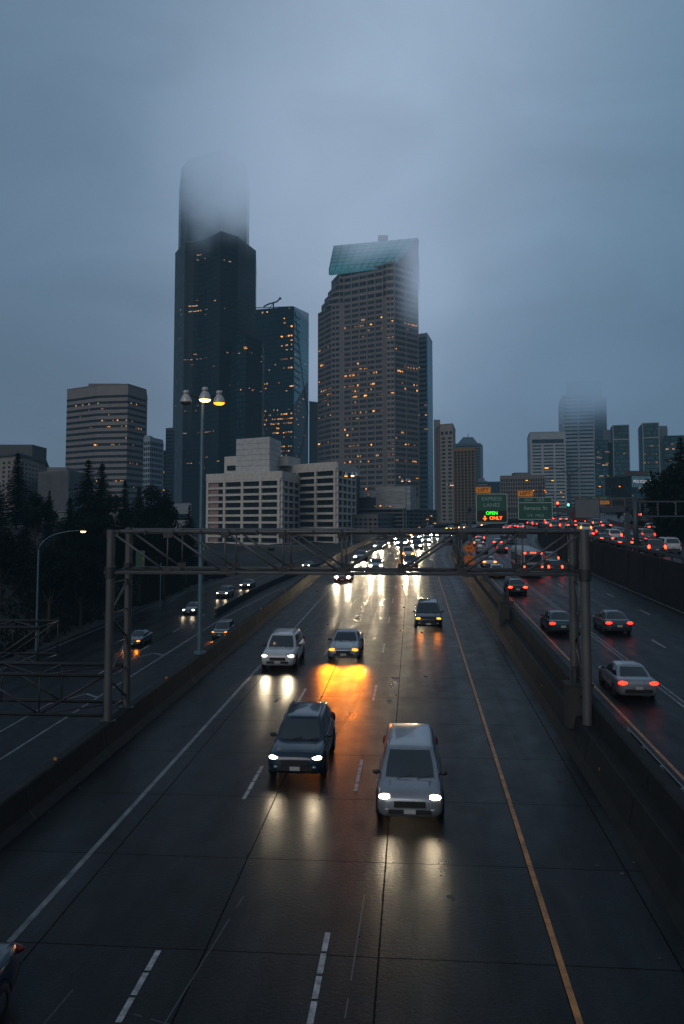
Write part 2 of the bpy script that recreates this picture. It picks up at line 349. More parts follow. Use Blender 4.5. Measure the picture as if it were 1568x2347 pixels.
# the ground, one sheet to the horizon
gx = [-5000, -2500, -1200, -700, -450, -320, -240, -180, -140, -115, -95, -80, -70, -60, -52, -46, -40, -34, -28, -22, -16, -10, -4, 2, 8, 14, 20, 26, 32, 38, 44, 50, 56, 64, 74, 86, 100, 120, 150, 190, 240, 320, 450, 700, 1200, 2500, 5000]
gy = [-120, -60, -30] + list(range(-15, 470, 12)) + [480, 520, 580, 660, 800, 1000, 1400, 2200, 3500, 6500]
def sd_of(x, y):
    s2 = x * CPH - y * SPH; d = x * SPH + y * CPH
    return s2 - off(max(-20, min(d, 460))), d
def ground_z(x, y):
    s, d = sd_of(x, y); dd = max(-40, min(d, 460))
    fade = 1 if d < 330 else max(0, 1 - (d - 330) / 150)
    z = zp(dd) - 7.4
    n = .5 * math.sin(x * .21 + y * .13) + .4 * math.sin(x * .07 - y * .19)
    if s < -40.5:
        t = -40.5 - s; up = min(11.0, t * .42) * max(0, min(1, (225 - d) / 50))
        z = zp(dd) - 6.75 + up * (.35 + .65 * fade) + n * min(1, t / 6)
    elif s > 40.6:
        t = s - 40.6; edge = 1 if d < 140 else 0
        z = zp(dd) + (2.6 + min(17, t * .4 + 4.5 * edge * min(1, t / 1.5)) if (d < 136 or t > 8) else 2.6) * (.25 + .75 * fade)
    elif d > 430: z = zp(430) - 1.5 - min(3, (d - 430) * .02)
    if d > 600: z = min(z, 7.0) if abs(x) > 5 else z
    return min(z, 8.0 + 13 * max(0, min(1, (300 - d) / 120))) if d > 180 else z
g = MB(); nxg = len(gx)
g.add([(x, y, ground_z(x, y)) for y in gy for x in gx], [(j * nxg + i, j * nxg + i + 1, (j + 1) * nxg + i + 1, (j + 1) * nxg + i) for j in range(len(gy) - 1) for i in range(nxg - 1)])
struct(g.build('ground', M_GROUND, smooth=True))

M_WHITE = mat('worn_white_paint', (.27, .28, .29), .5, var=.7, scale=5)
M_WHITE2 = mat('worn_white_line', (.115, .122, .13), .5, var=.75, scale=2.2)
M_YEL = mat('worn_yellow_line', (.34, .14, .03), .5, var=.6, scale=2.2)
M_TAR = mat('tar_seal', (.006, .006, .006), .5)
def line(b, s, w_, d0, d1, z=.004, st=4.0, base=0):
    b.sweep([(s - w_ / 2, base + z), (s + w_ / 2, base + z)], drange(d0, d1, st), closed=False)
b = MB(); line(b, 2.95, .13, -8, 420); line(b, 9.05, .13, -8, 420); struct(b.build('yellow_edge_line', M_YEL))
b = MB(); line(b, -8.7, .15, -8, 410); line(b, 12.17, .12, -8, 420); line(b, 12.45, .12, -8, 420); line(b, 22.0, .14, 0, 420); struct(b.build('white_edge_line', M_WHITE2))
b = MB()
for k in range(-1, 30):                              # 10-foot stripes of ribbed tape, four segments each, every 40 feet
    for s, ph in ((-1.92, .1), (-5.4, -.9), (15.8, 3.0), (19.0, 6.0)):
        d0 = 15.6 + ph + (k - 0) * 12.19
        if d0 < -6 or d0 > 330: continue
        if s < 0:
            for q in range(4): line(b, s, .12, d0 + q * .84, d0 + q * .84 + .76, st=3)
        else: line(b, s, .11, d0, d0 + 3.05, st=3)
    for s in (-28.7,):
        d0 = 14 + k * 12.19
        if 68 < d0 < 300: line(b, s, .12, d0, d0 + 3.3, base=-6.5, st=4)
    for s in (27.2, 30.8, 34.4):
        d0 = 20 + k * 12.19
        if 5 < d0 < 330: line(b, s, .12, d0, d0 + 3.05, base=3.4, st=4)
struct(b.build('lane_markings', M_WHITE))
b = MB()
line(b, -25.4, .16, 10, 112, base=-6.5)
b.sweep([(-25.48, -6.495), (-25.32, -6.495)], [10], closed=False)
for i in range(40):
    d0, d1 = 112 + i * 5, 117 + i * 5; t0, t1 = min(1, i / 22), min(1, (i + 1) / 22)
    s0_, s1_ = -25.4 + 5.2 * t0, -25.4 + 5.2 * t1
    b.quad(RP(s0_ - .08, d0, -6.494), RP(s0_ + .08, d0, -6.494), RP(s1_ + .08, d1, -6.494), RP(s1_ - .08, d1, -6.494))
line(b, -28.4, .13, 12, 66, base=-6.5); line(b, -38.6, .13, 20, 300, base=-6.5)
for d in (50, 68, 86):                               # chevron bars of the gore
    b.quad(RP(-28.3, d - 3.6, -6.495), RP(-28.3, d - 3.2, -6.495), RP(-26.8, d + .2, -6.495), RP(-26.8, d - .2, -6.495))
    b.quad(RP(-26.8, d - .2, -6.494), RP(-26.8, d + .2, -6.494), RP(-25.5, d - .9, -6.494), RP(-25.5, d - 1.3, -6.494))
line(b, -13.6, .13, 20, 300, base=-6.5); line(b, 38.6, .13, 20, 330, base=3.4); line(b, 24.2, .13, 20, 330, base=3.4)
struct(b.build('ramp_lines', M_WHITE2))
# cracks sealed with tar in the middle lane
b = MB(); rr = random.Random(3); pts = []
q = [(-1.7, 51.0), (-2.0, 47.5), (-2.75, 43.5), (-2.65, 41.5), (-2.75, 38.5), (-3.1, 35.5), (-3.2, 34.0), (-3.5, 31.5)]
for (a, c), (a2, c2) in zip(q, q[1:]):
    for i in range(6): pts.append((a + (a2 - a) * i / 6 + rr.uniform(-.06, .06), c + (c2 - c) * i / 6))
for (a, c), (a2, c2) in zip(pts, pts[1:]):
    ww = rr.uniform(.018, .045); b.quad(RP(a - ww, c, .003), RP(a + ww, c, .003), RP(a2 + ww, c2, .003), RP(a2 - ww, c2, .003))
struct(b.build('road_crack', M_TAR))
b = MB(); rr = random.Random(21)
for (s0_, d0, s1_, d1) in ((-3.4, 15.2, -2.6, 14.2), (-2.6, 14.2, .9, 13.9), (.9, 13.9, 2.2, 12.0), (2.2, 12.0, 3.2, 10.2), (-5.2, 15.8, -3.4, 15.2), (-4.1, 20.5, -4.6, 15.0), (-1.2, 22.0, -1.3, 16.0), (-7.8, 11.8, -3.6, 11.2), (-6.6, 16.8, -6.9, 13.5)):
    n_ = 10
    for i in range(n_):
        if rr.random() < .25: continue
        a, c = lerp(s0_, s1_, i / n_), lerp(d0, d1, i / n_); a2, c2 = lerp(s0_, s1_, (i + 1) / n_), lerp(d0, d1, (i + 1) / n_); dv_ = Vector((a2 - a, c2 - c)).normalized() * .016; b.quad(RP(a - dv_.y, c + dv_.x, .0035), RP(a + dv_.y, c - dv_.x, .0035), RP(a2 + dv_.y, c2 - dv_.x, .0035), RP(a2 - dv_.y, c2 + dv_.x, .0035))
struct(b.build('old_line_marks', mat('ghost_line', (.036, .037, .039), .5)))
b = MB()
for (s0_, d0, d1, w_) in ((-8.35, 58, 96, .5), (-7.4, 70, 104, .35), (-9.9, 40, 47, .7), (-10.2, 62, 66, .6)): b.quad(RP(s0_ - w_, d0, .0025), RP(s0_ + w_, d0, .0025), RP(s0_ + w_ * .9, d1, .0025), RP(s0_ - w_ * 1.1, d1, .0025))
struct(b.build('road_patch', roadmat('asphalt_patch', (.020, .021, .022), wet=.55, joints=False)))
for m_ in bpy.data.objects['road_patch'].data.polygons: pass
b = MB(); rr = random.Random(5)
for _ in range(90):
    s = rr.choice([rr.uniform(-11.1, -9.6), rr.uniform(4.6, 5.7), rr.uniform(7.7, 8.6)]); d = rr.uniform(14, 110); r_ = rr.uniform(.015, .045)
    p_ = RP(s, d, .004); b.box(p_ + Vector((0, 0, r_ * .3)), (r_ * 2, r_ * rr.uniform(1, 3), r_ * .8), rr.uniform(0, 3))
tag(b.build('roadside_debris', mat('debris', (.06, .055, .05), .8)), kind='stuff')

# ------------------------------------------------------------------ barriers and walls
def concmat(name, col, streaks=.5):
    m, nt, bs = newmat(name)
    tcn = nt.nodes.new('ShaderNodeTexCoord')
    def nz(scv, s, det=5):
        mp = nt.nodes.new('ShaderNodeMapping'); mp.inputs['Scale'].default_value = scv; nt.links.new(tcn.outputs['Object'], mp.inputs[0])
        n = nt.nodes.new('ShaderNodeTexNoise'); n.inputs['Scale'].default_value = s; n.inputs['Detail'].default_value = det; n.inputs['Roughness'].default_value = .65; nt.links.new(mp.outputs[0], n.inputs['Vector']); return n.outputs['Fac']
    a = math_node(nt, 'MULTIPLY_ADD', nz((1, 1, .12), 1.3), 2 * streaks, 1 - streaks); c = math_node(nt, 'MULTIPLY_ADD', nz((1, 1, 1), .7), .8, .6)
    v = math_node(nt, 'MULTIPLY', a, c)
    sc_ = nt.nodes.new('ShaderNodeVectorMath'); sc_.operation = 'SCALE'; sc_.inputs[0].default_value = col; nt.links.new(v, sc_.inputs['Scale']); nt.links.new(sc_.outputs[0], bs.inputs['Base Color'])
    bs.inputs['Roughness'].default_value = .8; bs.inputs['Specular IOR Level'].default_value = .2
    return m
M_BARR = concmat('stained_barrier_concrete', (.017, .019, .020), .7)
M_BARR2 = concmat('dark_barrier_concrete', (.014, .0155, .016), .7)
M_WALL = concmat('streaked_wall_concrete', (.014, .0155, .017), .9)
M_STEEL = mat('grey_painted_steel', (.088, .090, .091), .5, .25, var=.2, scale=1.2)
M_STEELD = mat('dark_weathered_steel', (.032, .034, .036), .55, .3, var=.3, scale=1.5)
M_GALV = mat('galvanised_steel', (.16, .17, .18), .42, .6, var=.2, scale=3)
M_REFL = mat('amber_reflector', (.4, .2, .03), .3)
DS = drange(-14, 425, 4)
b = MB(); b.sweep([(-11.2, 0.005), (-11.42, .25), (-11.52, .95), (-11.56, 1.0), (-11.86, 1.0), (-11.9, .95), (-11.95, -6.6), (-11.2, -.6)], DS)
b.m = 1
for d in drange(-12, 300, 6.1): b.quad(RP(-11.40, d, .25), RP(-11.40, d + .05, .25), RP(-11.505, d + .05, .95), RP(-11.505, d, .95)); b.quad(RP(-11.18, d, .0), RP(-11.18, d + .05, .0), RP(-11.40, d + .05, .25), RP(-11.40, d, .25))
b.m = 2
for d in drange(-10, 200, 12.2): b.box(RP(-11.66, d, 1.05), (.10, .03, .09), -head(d))
o = b.build('concrete_barrier', [M_BARR, M_TAR, M_REFL]); tag(o, 'long stained concrete barrier between the main lanes and the sunken ramp', 'barrier')
b = MB(); b.sweep([(5.75, .005), (5.95, .3), (6.12, 1.15), (6.16, 1.2), (6.5, 1.2), (6.5, 1.9), (6.56, 1.95), (6.86, 1.95), (6.9, 1.9), (6.95, .9), (7.25, .85), (7.5, .3), (7.55, .005), (7.5, -.5), (5.8, -.5)], DS)
b.m = 1
for d in drange(-12, 300, 6.1): b.quad(RP(5.93, d, .3), RP(5.93, d + .05, .3), RP(6.10, d + .05, 1.15), RP(6.10, d, 1.15)); b.quad(RP(6.49, d, 1.2), RP(6.49, d + .05, 1.2), RP(6.49, d + .05, 1.9), RP(6.49, d, 1.9))
b.m = 2
for d in drange(-8, 200, 12.2): b.box(RP(6.02, d, .62), (.03, .08, .1), -head(d))
o = b.build('median_wall', [M_BARR2, M_TAR, M_REFL]); tag(o, 'stepped concrete median wall separating oncoming traffic from the receding lanes', 'barrier')
b = MB(); b.sweep([(-26.5, -6.5), (-26.58, -5.62), (-26.62, -5.6), (-26.8, -5.6), (-26.84, -5.62), (-26.95, -6.5)], drange(113, 320, 4))
o = b.build('gore_barrier', M_BARR); tag(o, 'short concrete barrier splitting the lower ramp from the merging lane', 'barrier')
RWALL = thing('retaining_wall', 'tall streaked retaining wall carrying the raised road on the right', 'wall', RP(23.2, 60, 0))
b = MB(); b.sweep([(22.9, -.4), (23.02, 3.2), (23.02, 3.75), (23.3, 3.75), (23.32, 3.3), (23.32, -.4)], DS); b.build('wall', M_WALL, RWALL)
b = MB()
for d in drange(-10, 300, 6.1): b.box(RP(22.93, d, 1.6), (.16, .5, 3.7), -head(d))
b.build('buttress', M_WALL, RWALL)
rail = MB(); rail.sweep([(23.05, 4.1), (23.0, 4.18), (23.05, 4.26), (23.0, 4.34), (23.05, 4.42), (23.09, 4.42), (23.09, 4.1)], DS)
for d in drange(-10, 300, 3.05): rail.box(RP(23.16, d, 4.05), (.12, .1, .7), -head(d))
rail.build('guardrail', M_STEELD, RWALL)
SW = thing('sound_wall', 'high panelled concrete wall beyond the raised road at the right edge', 'wall', RP(40, 100, 3.4))
b = MB(); dd_ = drange(20, 139, 4.25)
for i, (a, c) in enumerate(zip(dd_, dd_[1:])):
    for k_ in range(3):
        z0, z1 = 3.4 + k_ * 2.2, 3.4 + k_ * 2.2 + 2.17
        p = [RP(39.9, a + .02, 0), RP(39.9, c - .02, 0), RP(40.3, c - .02, 0), RP(40.3, a + .02, 0)]
        b.prism([(q.x, q.y) for q in p], [q.z + z0 for q in p], [q.z + z1 for q in p])
b.build('wall', concmat('sound_wall_concrete', (.045, .041, .038), .35), SW)
b = MB()
for a in dd_: b.box(RP(39.82, a, 6.9), (.25, .35, 7.0), -head(a))
b.build('post', M_WALL, SW)
b = MB(); b.sweep([(39.2, 3.4), (39.3, 4.3), (39.42, 4.3), (39.5, 3.4)], drange(40, 210, 4)); 
for d in drange(60, 139, 1.4): b.box(RP(39.3, d, 4.7), (.06, .06, .9), -head(d))
tag(b.build('roadside_fence', M_STEELD), 'low dark kerb fence running at the foot of the panelled wall', 'fence')
# w-beam guard rail where the median changes height
gr = thing('guardrail', 'curved steel guard rail on the median below the gantry leg', 'guardrail', RP(7.6, 28, 0))
b = MB(); b.sweep([(7.62, .95), (7.70, 1.03), (7.62, 1.11), (7.70, 1.19), (7.62, 1.27), (7.58, 1.27), (7.58, .95)], drange(22, 31.5, .5)); b.build('rail', M_GALV, gr)
for d in (23, 25, 27, 29, 31): MB().box(RP(7.52, d, .7), (.1, .12, 1.2), -PHI).build('post', M_GALV, gr)
# ------------------------------------------------------------------ truss gantry over the main lanes
def truss(b_ch, b_web, sA, sB, dF, dR, zb, zt, n, mirror=True, rc=.075, rw=.042, web=True, nx=None):
    for d in (dF, dR):
        for z in (zb, zt): b_ch.tube(RP(sA, d, z), RP(sB, d, z), rc, n=10)
    for k in range(n + 1):
        s = sA + (sB - sA) * k / n
        for d in (dF, dR): b_web.tube(RP(s, d, zb), RP(s, d, zt), rw * .8, n=6)
        for z in (zb, zt): b_web.tube(RP(s, dF, z), RP(s, dR, z), rw * .8, n=6)
    for k in range(n):
        s0 = sA + (sB - sA) * k / n; s1 = sA + (sB - sA) * (k + 1) / n
        up = (k < n / 2) if mirror else (k % 2 == 0)
        for d in (dF, dR):
            b_web.tube(RP(s0, d, zt if up else zb), RP(s1, d, zb if up else zt), rw * 1.15, n=8)
        for z in (zb, zt): b_web.tube(RP(s0, dF if k % 2 else dR, z), RP(s1, dR if k % 2 else dF, z), rw * .7, n=6)
G1 = thing('sign_gantry', 'bare grey steel truss gantry spanning the oncoming lanes, carrying no signs', 'gantry', RP(-2.4, 33, 0))
SA, SB, DF, DR, ZB, ZT = -11.75, 6.32, 32.0, 34.1, 6.65, 8.22
ch, wb = MB(), MB(); truss(ch, wb, SA, SB, DF, DR, ZB, ZT, 8, rc=.062, rw=.040)
ch.build('chord', M_STEEL, G1, smooth=True); wb.build('web_bracing', M_STEEL, G1, smooth=True)
b = MB()
for z in (ZB - .03,):
    for d in (DF, DR): b.box((RP((SA + SB) / 2, d, z)), (SB - SA - .4, .2, .06), -PHI)
b.build('walkway_flange', M_STEELD, G1)
for s, d, z0, r in ((SA, DF, .9, .16), (SA, DR, .9, .15), (SB, DF, .6, .18), (SB - .05, DR, .6, .165)):
    p = MB(); p.tube(RP(s, d, z0), RP(s, d, ZT + .08), r, n=18)
    po = p.build('post', M_STEEL, G1, smooth=False)
    c = MB(); c.tube(RP(s, d, ZB - .22), RP(s, d, ZB + .2), r + .05, n=18); c.box(RP(s, d, ZB), (r * 3, .1, .12), -PHI)
    c.build('collar', M_STEELD, po)
    c = MB(); c.tube(RP(s, d, z0 + .02), RP(s, d, z0 + .1), r + .16, n=18); c.build('base_flange', M_STEELD, po)
for s in (SA, SB):
    b = MB(); zz = [1.4, 2.6, 3.8, 5.0, 6.2]
    for i, z in enumerate(zz):
        b.tube(RP(s, DF, z), RP(s, DR, z), .028, n=6)
        if i < 4: b.tube(RP(s, DF if i % 2 else DR, z), RP(s, DR if i % 2 else DF, zz[i + 1]), .045, n=8)
    b.build('post_bracing', M_STEEL, G1, smooth=True)
b = MB(); b.path([RP(SB + .2 * math.sin(i * .8) * .5, DF + 1.0, 1.0 + i * .55) for i in range(12)], .035, 6); b.build('cable', M_STEELD, G1)
for k in range(9):
    s = SA + (SB - SA) * k / 8
    for d in (DF - .045, DR - .045):
        for z in (ZB + .1, ZT - .1): MB().box(RP(s, d, z), (.34, .02, .26), -PHI).build('gusset_plate', M_STEELD, G1)
for k in range(17):
    s = SA + .3 + (SB - SA - .6) * k / 16; MB().box(RP(s, DF - .09, ZT - .02), (.05, .05, .2), -PHI).build('clamp', M_STEELD, G1)
cd = MB(); cd.path([RP(lerp(SA, SB, t), DF + .35, ZB + .06 + .02 * math.sin(t * 40)) for t in [i / 40 for i in range(41)]], .028, 6); cd.path([RP(lerp(SA, SB, t), DR - .3, ZT - .12 - .03 * abs(math.sin(t * 25))) for t in [i / 60 for i in range(61)]], .02, 5); cd.build('conduit', M_STEELD, G1)
for s_ in (-6.9, -2.4, 2.0):
    lb_ = MB(); lb_.box(RP(s_, DF - .25, ZB - .02), (.34, .22, .12), -PHI); lb_.tube(RP(s_, DF, ZB), RP(s_, DF - .25, ZB), .025, n=6); lb_.build('sign_lamp_bracket', M_STEELD, G1)
M_GREENB = mat('green_cabinet_paint', (.012, .085, .05), .5)
MB().box(RP(-11.1, DR - .5, ZB + .42), (.27, .3, .62), -PHI).build('green_cabinet', M_GREENB, G1)
# lower truss reaching out over the sunken ramp
G2 = thing('lower_gantry', 'low dark truss gantry reaching out over the sunken ramp', 'gantry', RP(-22, 33, -6.5))
ch, wb = MB(), MB(); truss(ch, wb, -32.5, SA - .17, DF, DR, 1.18, 2.68, 8, mirror=False, rc=.07, rw=.042)
ch.build('chord', M_STEELD, G2, smooth=True); wb.build('web_bracing', M_STEELD, G2, smooth=True)
for d in (DF, DR): MB().tube(RP(-32.5, d, -7.2), RP(-32.5, d, 3.0), .16, n=14).build('post', M_STEELD, G2)
G3 = thing('cantilever_gantry', 'short dark truss arm ending in mid air at the left edge', 'gantry', RP(-26, 37, -6.5))
ch, wb = MB(), MB(); truss(ch, wb, -31.5, -16.4, 36.0, 38.0, 2.35, 3.85, 7, mirror=True, rc=.06, rw=.04)
ch.build('chord', M_STEELD, G3, smooth=True); wb.build('web_bracing', M_STEELD, G3, smooth=True)
for d in (36, 38): MB().tube(RP(-31.5, d, -7.2), RP(-31.5, d, 4.0), .16, n=14).build('post', M_STEELD, G3)

# fixtures standing on the median wall
for i, (d, lab) in enumerate(((33.6, 'large concrete pedestal with two dark cylinders beside the gantry leg'), (59, 'smaller concrete pedestal with dark cylinders farther up the median wall'))):
    t = thing('barrier_pedestal', lab, 'pedestal', RP(6.35, d, 0), 'pedestals on the median wall')
    b = MB(); b.box(RP(6.3, d, 1.5), (.95, .75, 1.6), -PHI); b.box(RP(6.3, d, 2.33), (1.05, .85, .07), -PHI); b.build('pedestal', concmat('pale_cap_concrete', (.040, .041, .042), .4), t)
    for dx, h, r in ((-.12, .62, .13), (.14, .85, .12)):
        c = MB(); c.lathe(RP(6.3 + dx, d, 2.36), [(0, 0), (r * .8, 0), (r * .8, h * .25), (r, h * .28), (r, h * .8), (r * .75, h * .86), (r * .75, h), (0, h)], 12); c.build('beacon', M_STEELD, t, smooth=False)

# ------------------------------------------------------------------ monotube sign gantry with the guide signs
M_SIGNG = mat('sign_green', (.008, .075, .052), .45, var=.15, scale=2)
M_SIGNW = mat('sign_white', (.50, .58, .56), .5)
M_SIGNDIM = mat('sign_dim_legend', (.26, .36, .35), .5)
M_SIGNY = mat('sign_amber', (.60, .21, .018), .5, emit=(1, .28, .02), estr=.10)
M_BLACK = mat('black', (.006, .006, .006), .5)
M_SIGNB = mat('sign_back_grey', (.11, .125, .145), .5, .2, var=.1)
M_LEDG = mat('led_green', (.05, .6, .05), .4, emit=(.03, 1, .02), estr=1.6)
M_LEDR = mat('led_amber', (.9, .2, .02), .4, emit=(1, .13, .01), estr=2.2)
M_BLUEST = mat('blue_grey_steel', (.040, .058, .075), .5, .2, var=.15)
DG = 95.0
G4 = thing('monotube_gantry', 'blue-grey single tube gantry carrying the green guide signs over the receding lanes', 'gantry', RP(14, DG, 0), rz=-head(DG))
def L(px, py, d=DG): # local position on the gantry plane of a point seen at (px, py)
    q = (px - 947) / F; s = q * d / (1 + q * .0847); return s - 14, CZ - (py - 1143) / F * (d - s * .0847)
l0 = 6.3 - 14; l1 = 23.45 - 14
b = MB(); b.box(((l0 + l1) / 2, 0, 8.1), (l1 - l0 + .6, .42, .48)); b.build('beam', M_BLUEST, G4, world=False)
b = MB(); b.box((l0, 0, 4.9), (.4, .42, 6.9)); b.build('post', M_BLUEST, G4, world=False)
b = MB(); b.box((l1, 0, 5.9), (.5, .42, 4.9)); b.build('post', M_BLUEST, G4, world=False)
def rrect(w_, h_, r, n=5):
    pts = []
    for cx_, cz_, a0 in ((w_ / 2 - r, h_ / 2 - r, 0), (-w_ / 2 + r, h_ / 2 - r, 90), (-w_ / 2 + r, -h_ / 2 + r, 180), (w_ / 2 - r, -h_ / 2 + r, 270)):
        for i in range(n): a = R(a0 + 90 * i / (n - 1)); pts.append((cx_ + r * math.cos(a), cz_ + r * math.sin(a)))
    return pts
def panel(parent, name, cx_, cz_, w_, h_, y, m, r=.15, th=.04):
    pts = rrect(w_, h_, r); n = len(pts); b = MB()
    b.add([(cx_ + x, y, cz_ + z) for x, z in pts] + [(cx_ + x, y + th, cz_ + z) for x, z in pts], [tuple(reversed(range(n))), tuple(range(n, 2 * n))] + [(i, (i + 1) % n, n + (i + 1) % n, n + i) for i in range(n)])
    return b.build(name, m, parent, world=False)
def border(parent, cx_, cz_, w_, h_, y, m, r=.15, t=.045, name='border'):
    a = rrect(w_, h_, r); c = rrect(w_ - 2 * t, h_ - 2 * t, r - t * .5); n = len(a); b = MB()
    b.add([(cx_ + x, y, cz_ + z) for x, z in a] + [(cx_ + x, y, cz_ + z) for x, z in c], [(i, n + i, n + (i + 1) % n, (i + 1) % n) for i in range(n)])
    return b.build(name, m, parent, world=False)
def signroot(name, label, cat, group=None): return thing(name, label, cat, RP(14, DG, 0), group, rz=-head(DG))
def pxrect(x0, y0, x1, y1):
    a, t = L(x0, y0); c, u = L(x1, y1); return (a + c) / 2, (t + u) / 2, c - a, t - u
# EXPRESS LANES
S1 = signroot('express_lanes_sign', 'green EXPRESS LANES sign with a lit OPEN ONLY message board', 'road sign')
cx_, cz_, w_, h_ = pxrect(1089, 1135, 1160.5, 1203)
panel(S1, 'panel', cx_, cz_, w_, h_, -.40, M_SIGNG, .2); border(S1, cx_, cz_, w_ - .06, h_ - .06, -.405, M_SIGNW, .17, .05)
text(S1, 'EXPRESS', .60, (cx_, -.41, cz_ + 1.05), M_SIGNDIM, sx=1.0); text(S1, 'LANES', .60, (cx_, -.41, cz_ + .36), M_SIGNDIM, sx=1.05)
bx_, bz_, bw_, bh_ = pxrect(1091.5, 1174, 1158.5, 1196.5)
MB().box((bx_, -.44, bz_), (bw_, .05, bh_)).build('message_board', M_BLACK, S1, world=False)
text(S1, 'OPEN', .50, (bx_ - .02, -.475, bz_ + .27), M_LEDG, bold=.012); text(S1, 'ONLY', .52, (bx_ + .42, -.475, bz_ - .28), M_LEDR, bold=.014)
b = MB(); ax_, az_ = bx_ - .78, bz_ - .28
b.add([(ax_ + x, -.475, az_ + z) for x, z in ((-.09, .26), (-.09, .0), (-.25, .0), (0, -.28), (.25, .0), (.09, .0), (.09, .26))], [tuple(range(7))]); b.build('arrow', M_LEDR, S1, world=False)
MB().box((cx_, -.14, 8.1), (w_ * .6, .5, .12)).build('bracket', M_BLUEST, S1, world=False)
def lefttab(x0, y0, x1, y1, label):
    t = signroot('left_exit_tab', label, 'road sign', 'LEFT tabs on the guide signs')
    a, c, w2, h2 = pxrect(x0, y0, x1, y1); panel(t, 'panel', a, c, w2, h2, -.38, M_SIGNY, .08); border(t, a, c, w2 - .05, h2 - .05, -.385, M_BLACK, .07, .035)
    text(t, 'LEFT', .50, (a, -.39, c), M_BLACK, sx=1.15, bold=.008)
    for dx in (-.5, .5): MB().box((a + dx, -.32, c - h2 / 2 - .1), (.08, .06, .4)).build('bracket', M_BLUEST, t, world=False)
lefttab(1088.6, 1119.5, 1123.6, 1134.3, 'amber LEFT tab on top of the EXPRESS LANES sign')
S2 = signroot('exit_sign', 'green EXIT 165 Seneca St 1/4 MILE sign on the tube gantry', 'road sign')
cx_, cz_, w_, h_ = pxrect(1184, 1143, 1262.6, 1195)
panel(S2, 'panel', cx_, cz_, w_, h_, -.40, M_SIGNG, .18); border(S2, cx_, cz_, w_ - .06, h_ - .06, -.405, M_SIGNW, .16, .045)
MB().quad((cx_ - w_ / 2 + .06, -.405, cz_ + .60), (cx_ + w_ / 2 - .06, -.405, cz_ + .60), (cx_ + w_ / 2 - .06, -.405, cz_ + .65), (cx_ - w_ / 2 + .06, -.405, cz_ + .65)).build('divider', M_SIGNW, S2, world=False)
text(S2, 'EXIT', .40, (cx_ - .7, -.41, cz_ + .92), M_SIGNDIM, sx=1.1); text(S2, '165', .55, (cx_ + .55, -.41, cz_ + .93), M_SIGNDIM, sx=1.1)
text(S2, 'Seneca St', .56, (cx_ + .02, -.41, cz_ + .02), M_SIGNDIM, sx=1.2, bold=.006); text(S2, '1/4', .46, (cx_ - .62, -.41, cz_ - .78), M_SIGNDIM, sx=1.05); text(S2, 'MILE', .40, (cx_ + .46, -.41, cz_ - .80), M_SIGNDIM, sx=1.15)
MB().box((cx_, -.14, 8.1), (w_ * .6, .5, .12)).build('bracket', M_BLUEST, S2, world=False)
lefttab(1183, 1128, 1219.5, 1142.4, 'amber LEFT tab on top of the EXIT 165 sign')
S3 = signroot('blank_sign_panel', 'blank grey sign panel hung on the tube gantry, unlettered side showing', 'sign panel')
a, c, w2, h2 = pxrect(1313, 1148, 1369, 1191); panel(S3, 'panel', a, c, w2, h2, -.42, M_SIGNB, .04, .12); border(S3, a, c, w2 + .08, h2 + .08, -.425, M_BLACK, .05, .07)
M_RUST = mat('rusty_lamp', (.12, .045, .02), .6)
for dx in (-1.1, 1.2): MB().box((a + dx, -.3, c + h2 / 2 + .12), (.3, .3, .3)).build('sign_light', M_RUST, S3, world=False)
MB().box((a, -.14, 8.1), (w2 * .6, .5, .12)).build('bracket', M_BLUEST, S3, world=False)
# clearance sign on the median
CS = thing('clearance_sign', 'orange diamond 14-7 clearance sign with a panel below on the median', 'road sign', RP(5.85, 88, 0), rz=-head(88))
M_OR = mat('sign_orange', (.42, .105, .012), .5, emit=(1, .2, .01), estr=.05)
def D_(px, py): return (px - 947) / F * 88 - 5.85, CZ - (py - 1143) / F * 88
x0, z0 = D_(1072.6, 1258.4); h_ = .70
def diamond(hh, y): return [(x0, y, z0 - hh), (x0 + hh, y, z0), (x0, y, z0 + hh), (x0 - hh, y, z0)]
b = MB(); b.add(diamond(h_, -.06) + diamond(h_, -.03), [(0, 1, 2, 3), (7, 6, 5, 4)] + [(i, 4 + i, 4 + (i + 1) % 4, (i + 1) % 4) for i in range(4)]); b.build('panel', M_OR, CS, world=False)
b = MB(); b.add(diamond(h_ - .04, -.064) + diamond(h_ - .08, -.064), [(i, (i + 1) % 4, 4 + (i + 1) % 4, 4 + i) for i in range(4)]); b.build('border', M_BLACK, CS, world=False)
text(CS, '14-7', .34, (x0, -.068, z0), M_BLACK, bold=.01)
for sg in (1, -1): MB().add([(x0 + x, -.068, z0 + sg * z) for x, z in ((0, .26), (.17, .42), (.07, .42), (.07, .54), (-.07, .54), (-.07, .42), (-.17, .42))], [tuple(range(7))]).build('arrow', M_BLACK, CS, world=False)
xa, za = D_(1061.5, 1274.5); xb, zb = D_(1085, 1295.3)
panel(CS, 'lower_panel', (xa + xb) / 2, (za + zb) / 2, xb - xa, za - zb, -.06, M_OR, .06, .03); border(CS, (xa + xb) / 2, (za + zb) / 2, xb - xa - .06, za - zb - .06, -.064, M_BLACK, .05, .03)
text(CS, 'EXPRESS', .20, ((xa + xb) / 2, -.068, (za + zb) / 2 + .24), M_BLACK); text(CS, 'LANE', .20, ((xa + xb) / 2, -.068, (za + zb) / 2 - .05), M_BLACK)
MB().box((x0, 0, z0 / 2 + .9), (.1, .08, z0 - .9)).build('post', M_STEELD, CS, world=False)
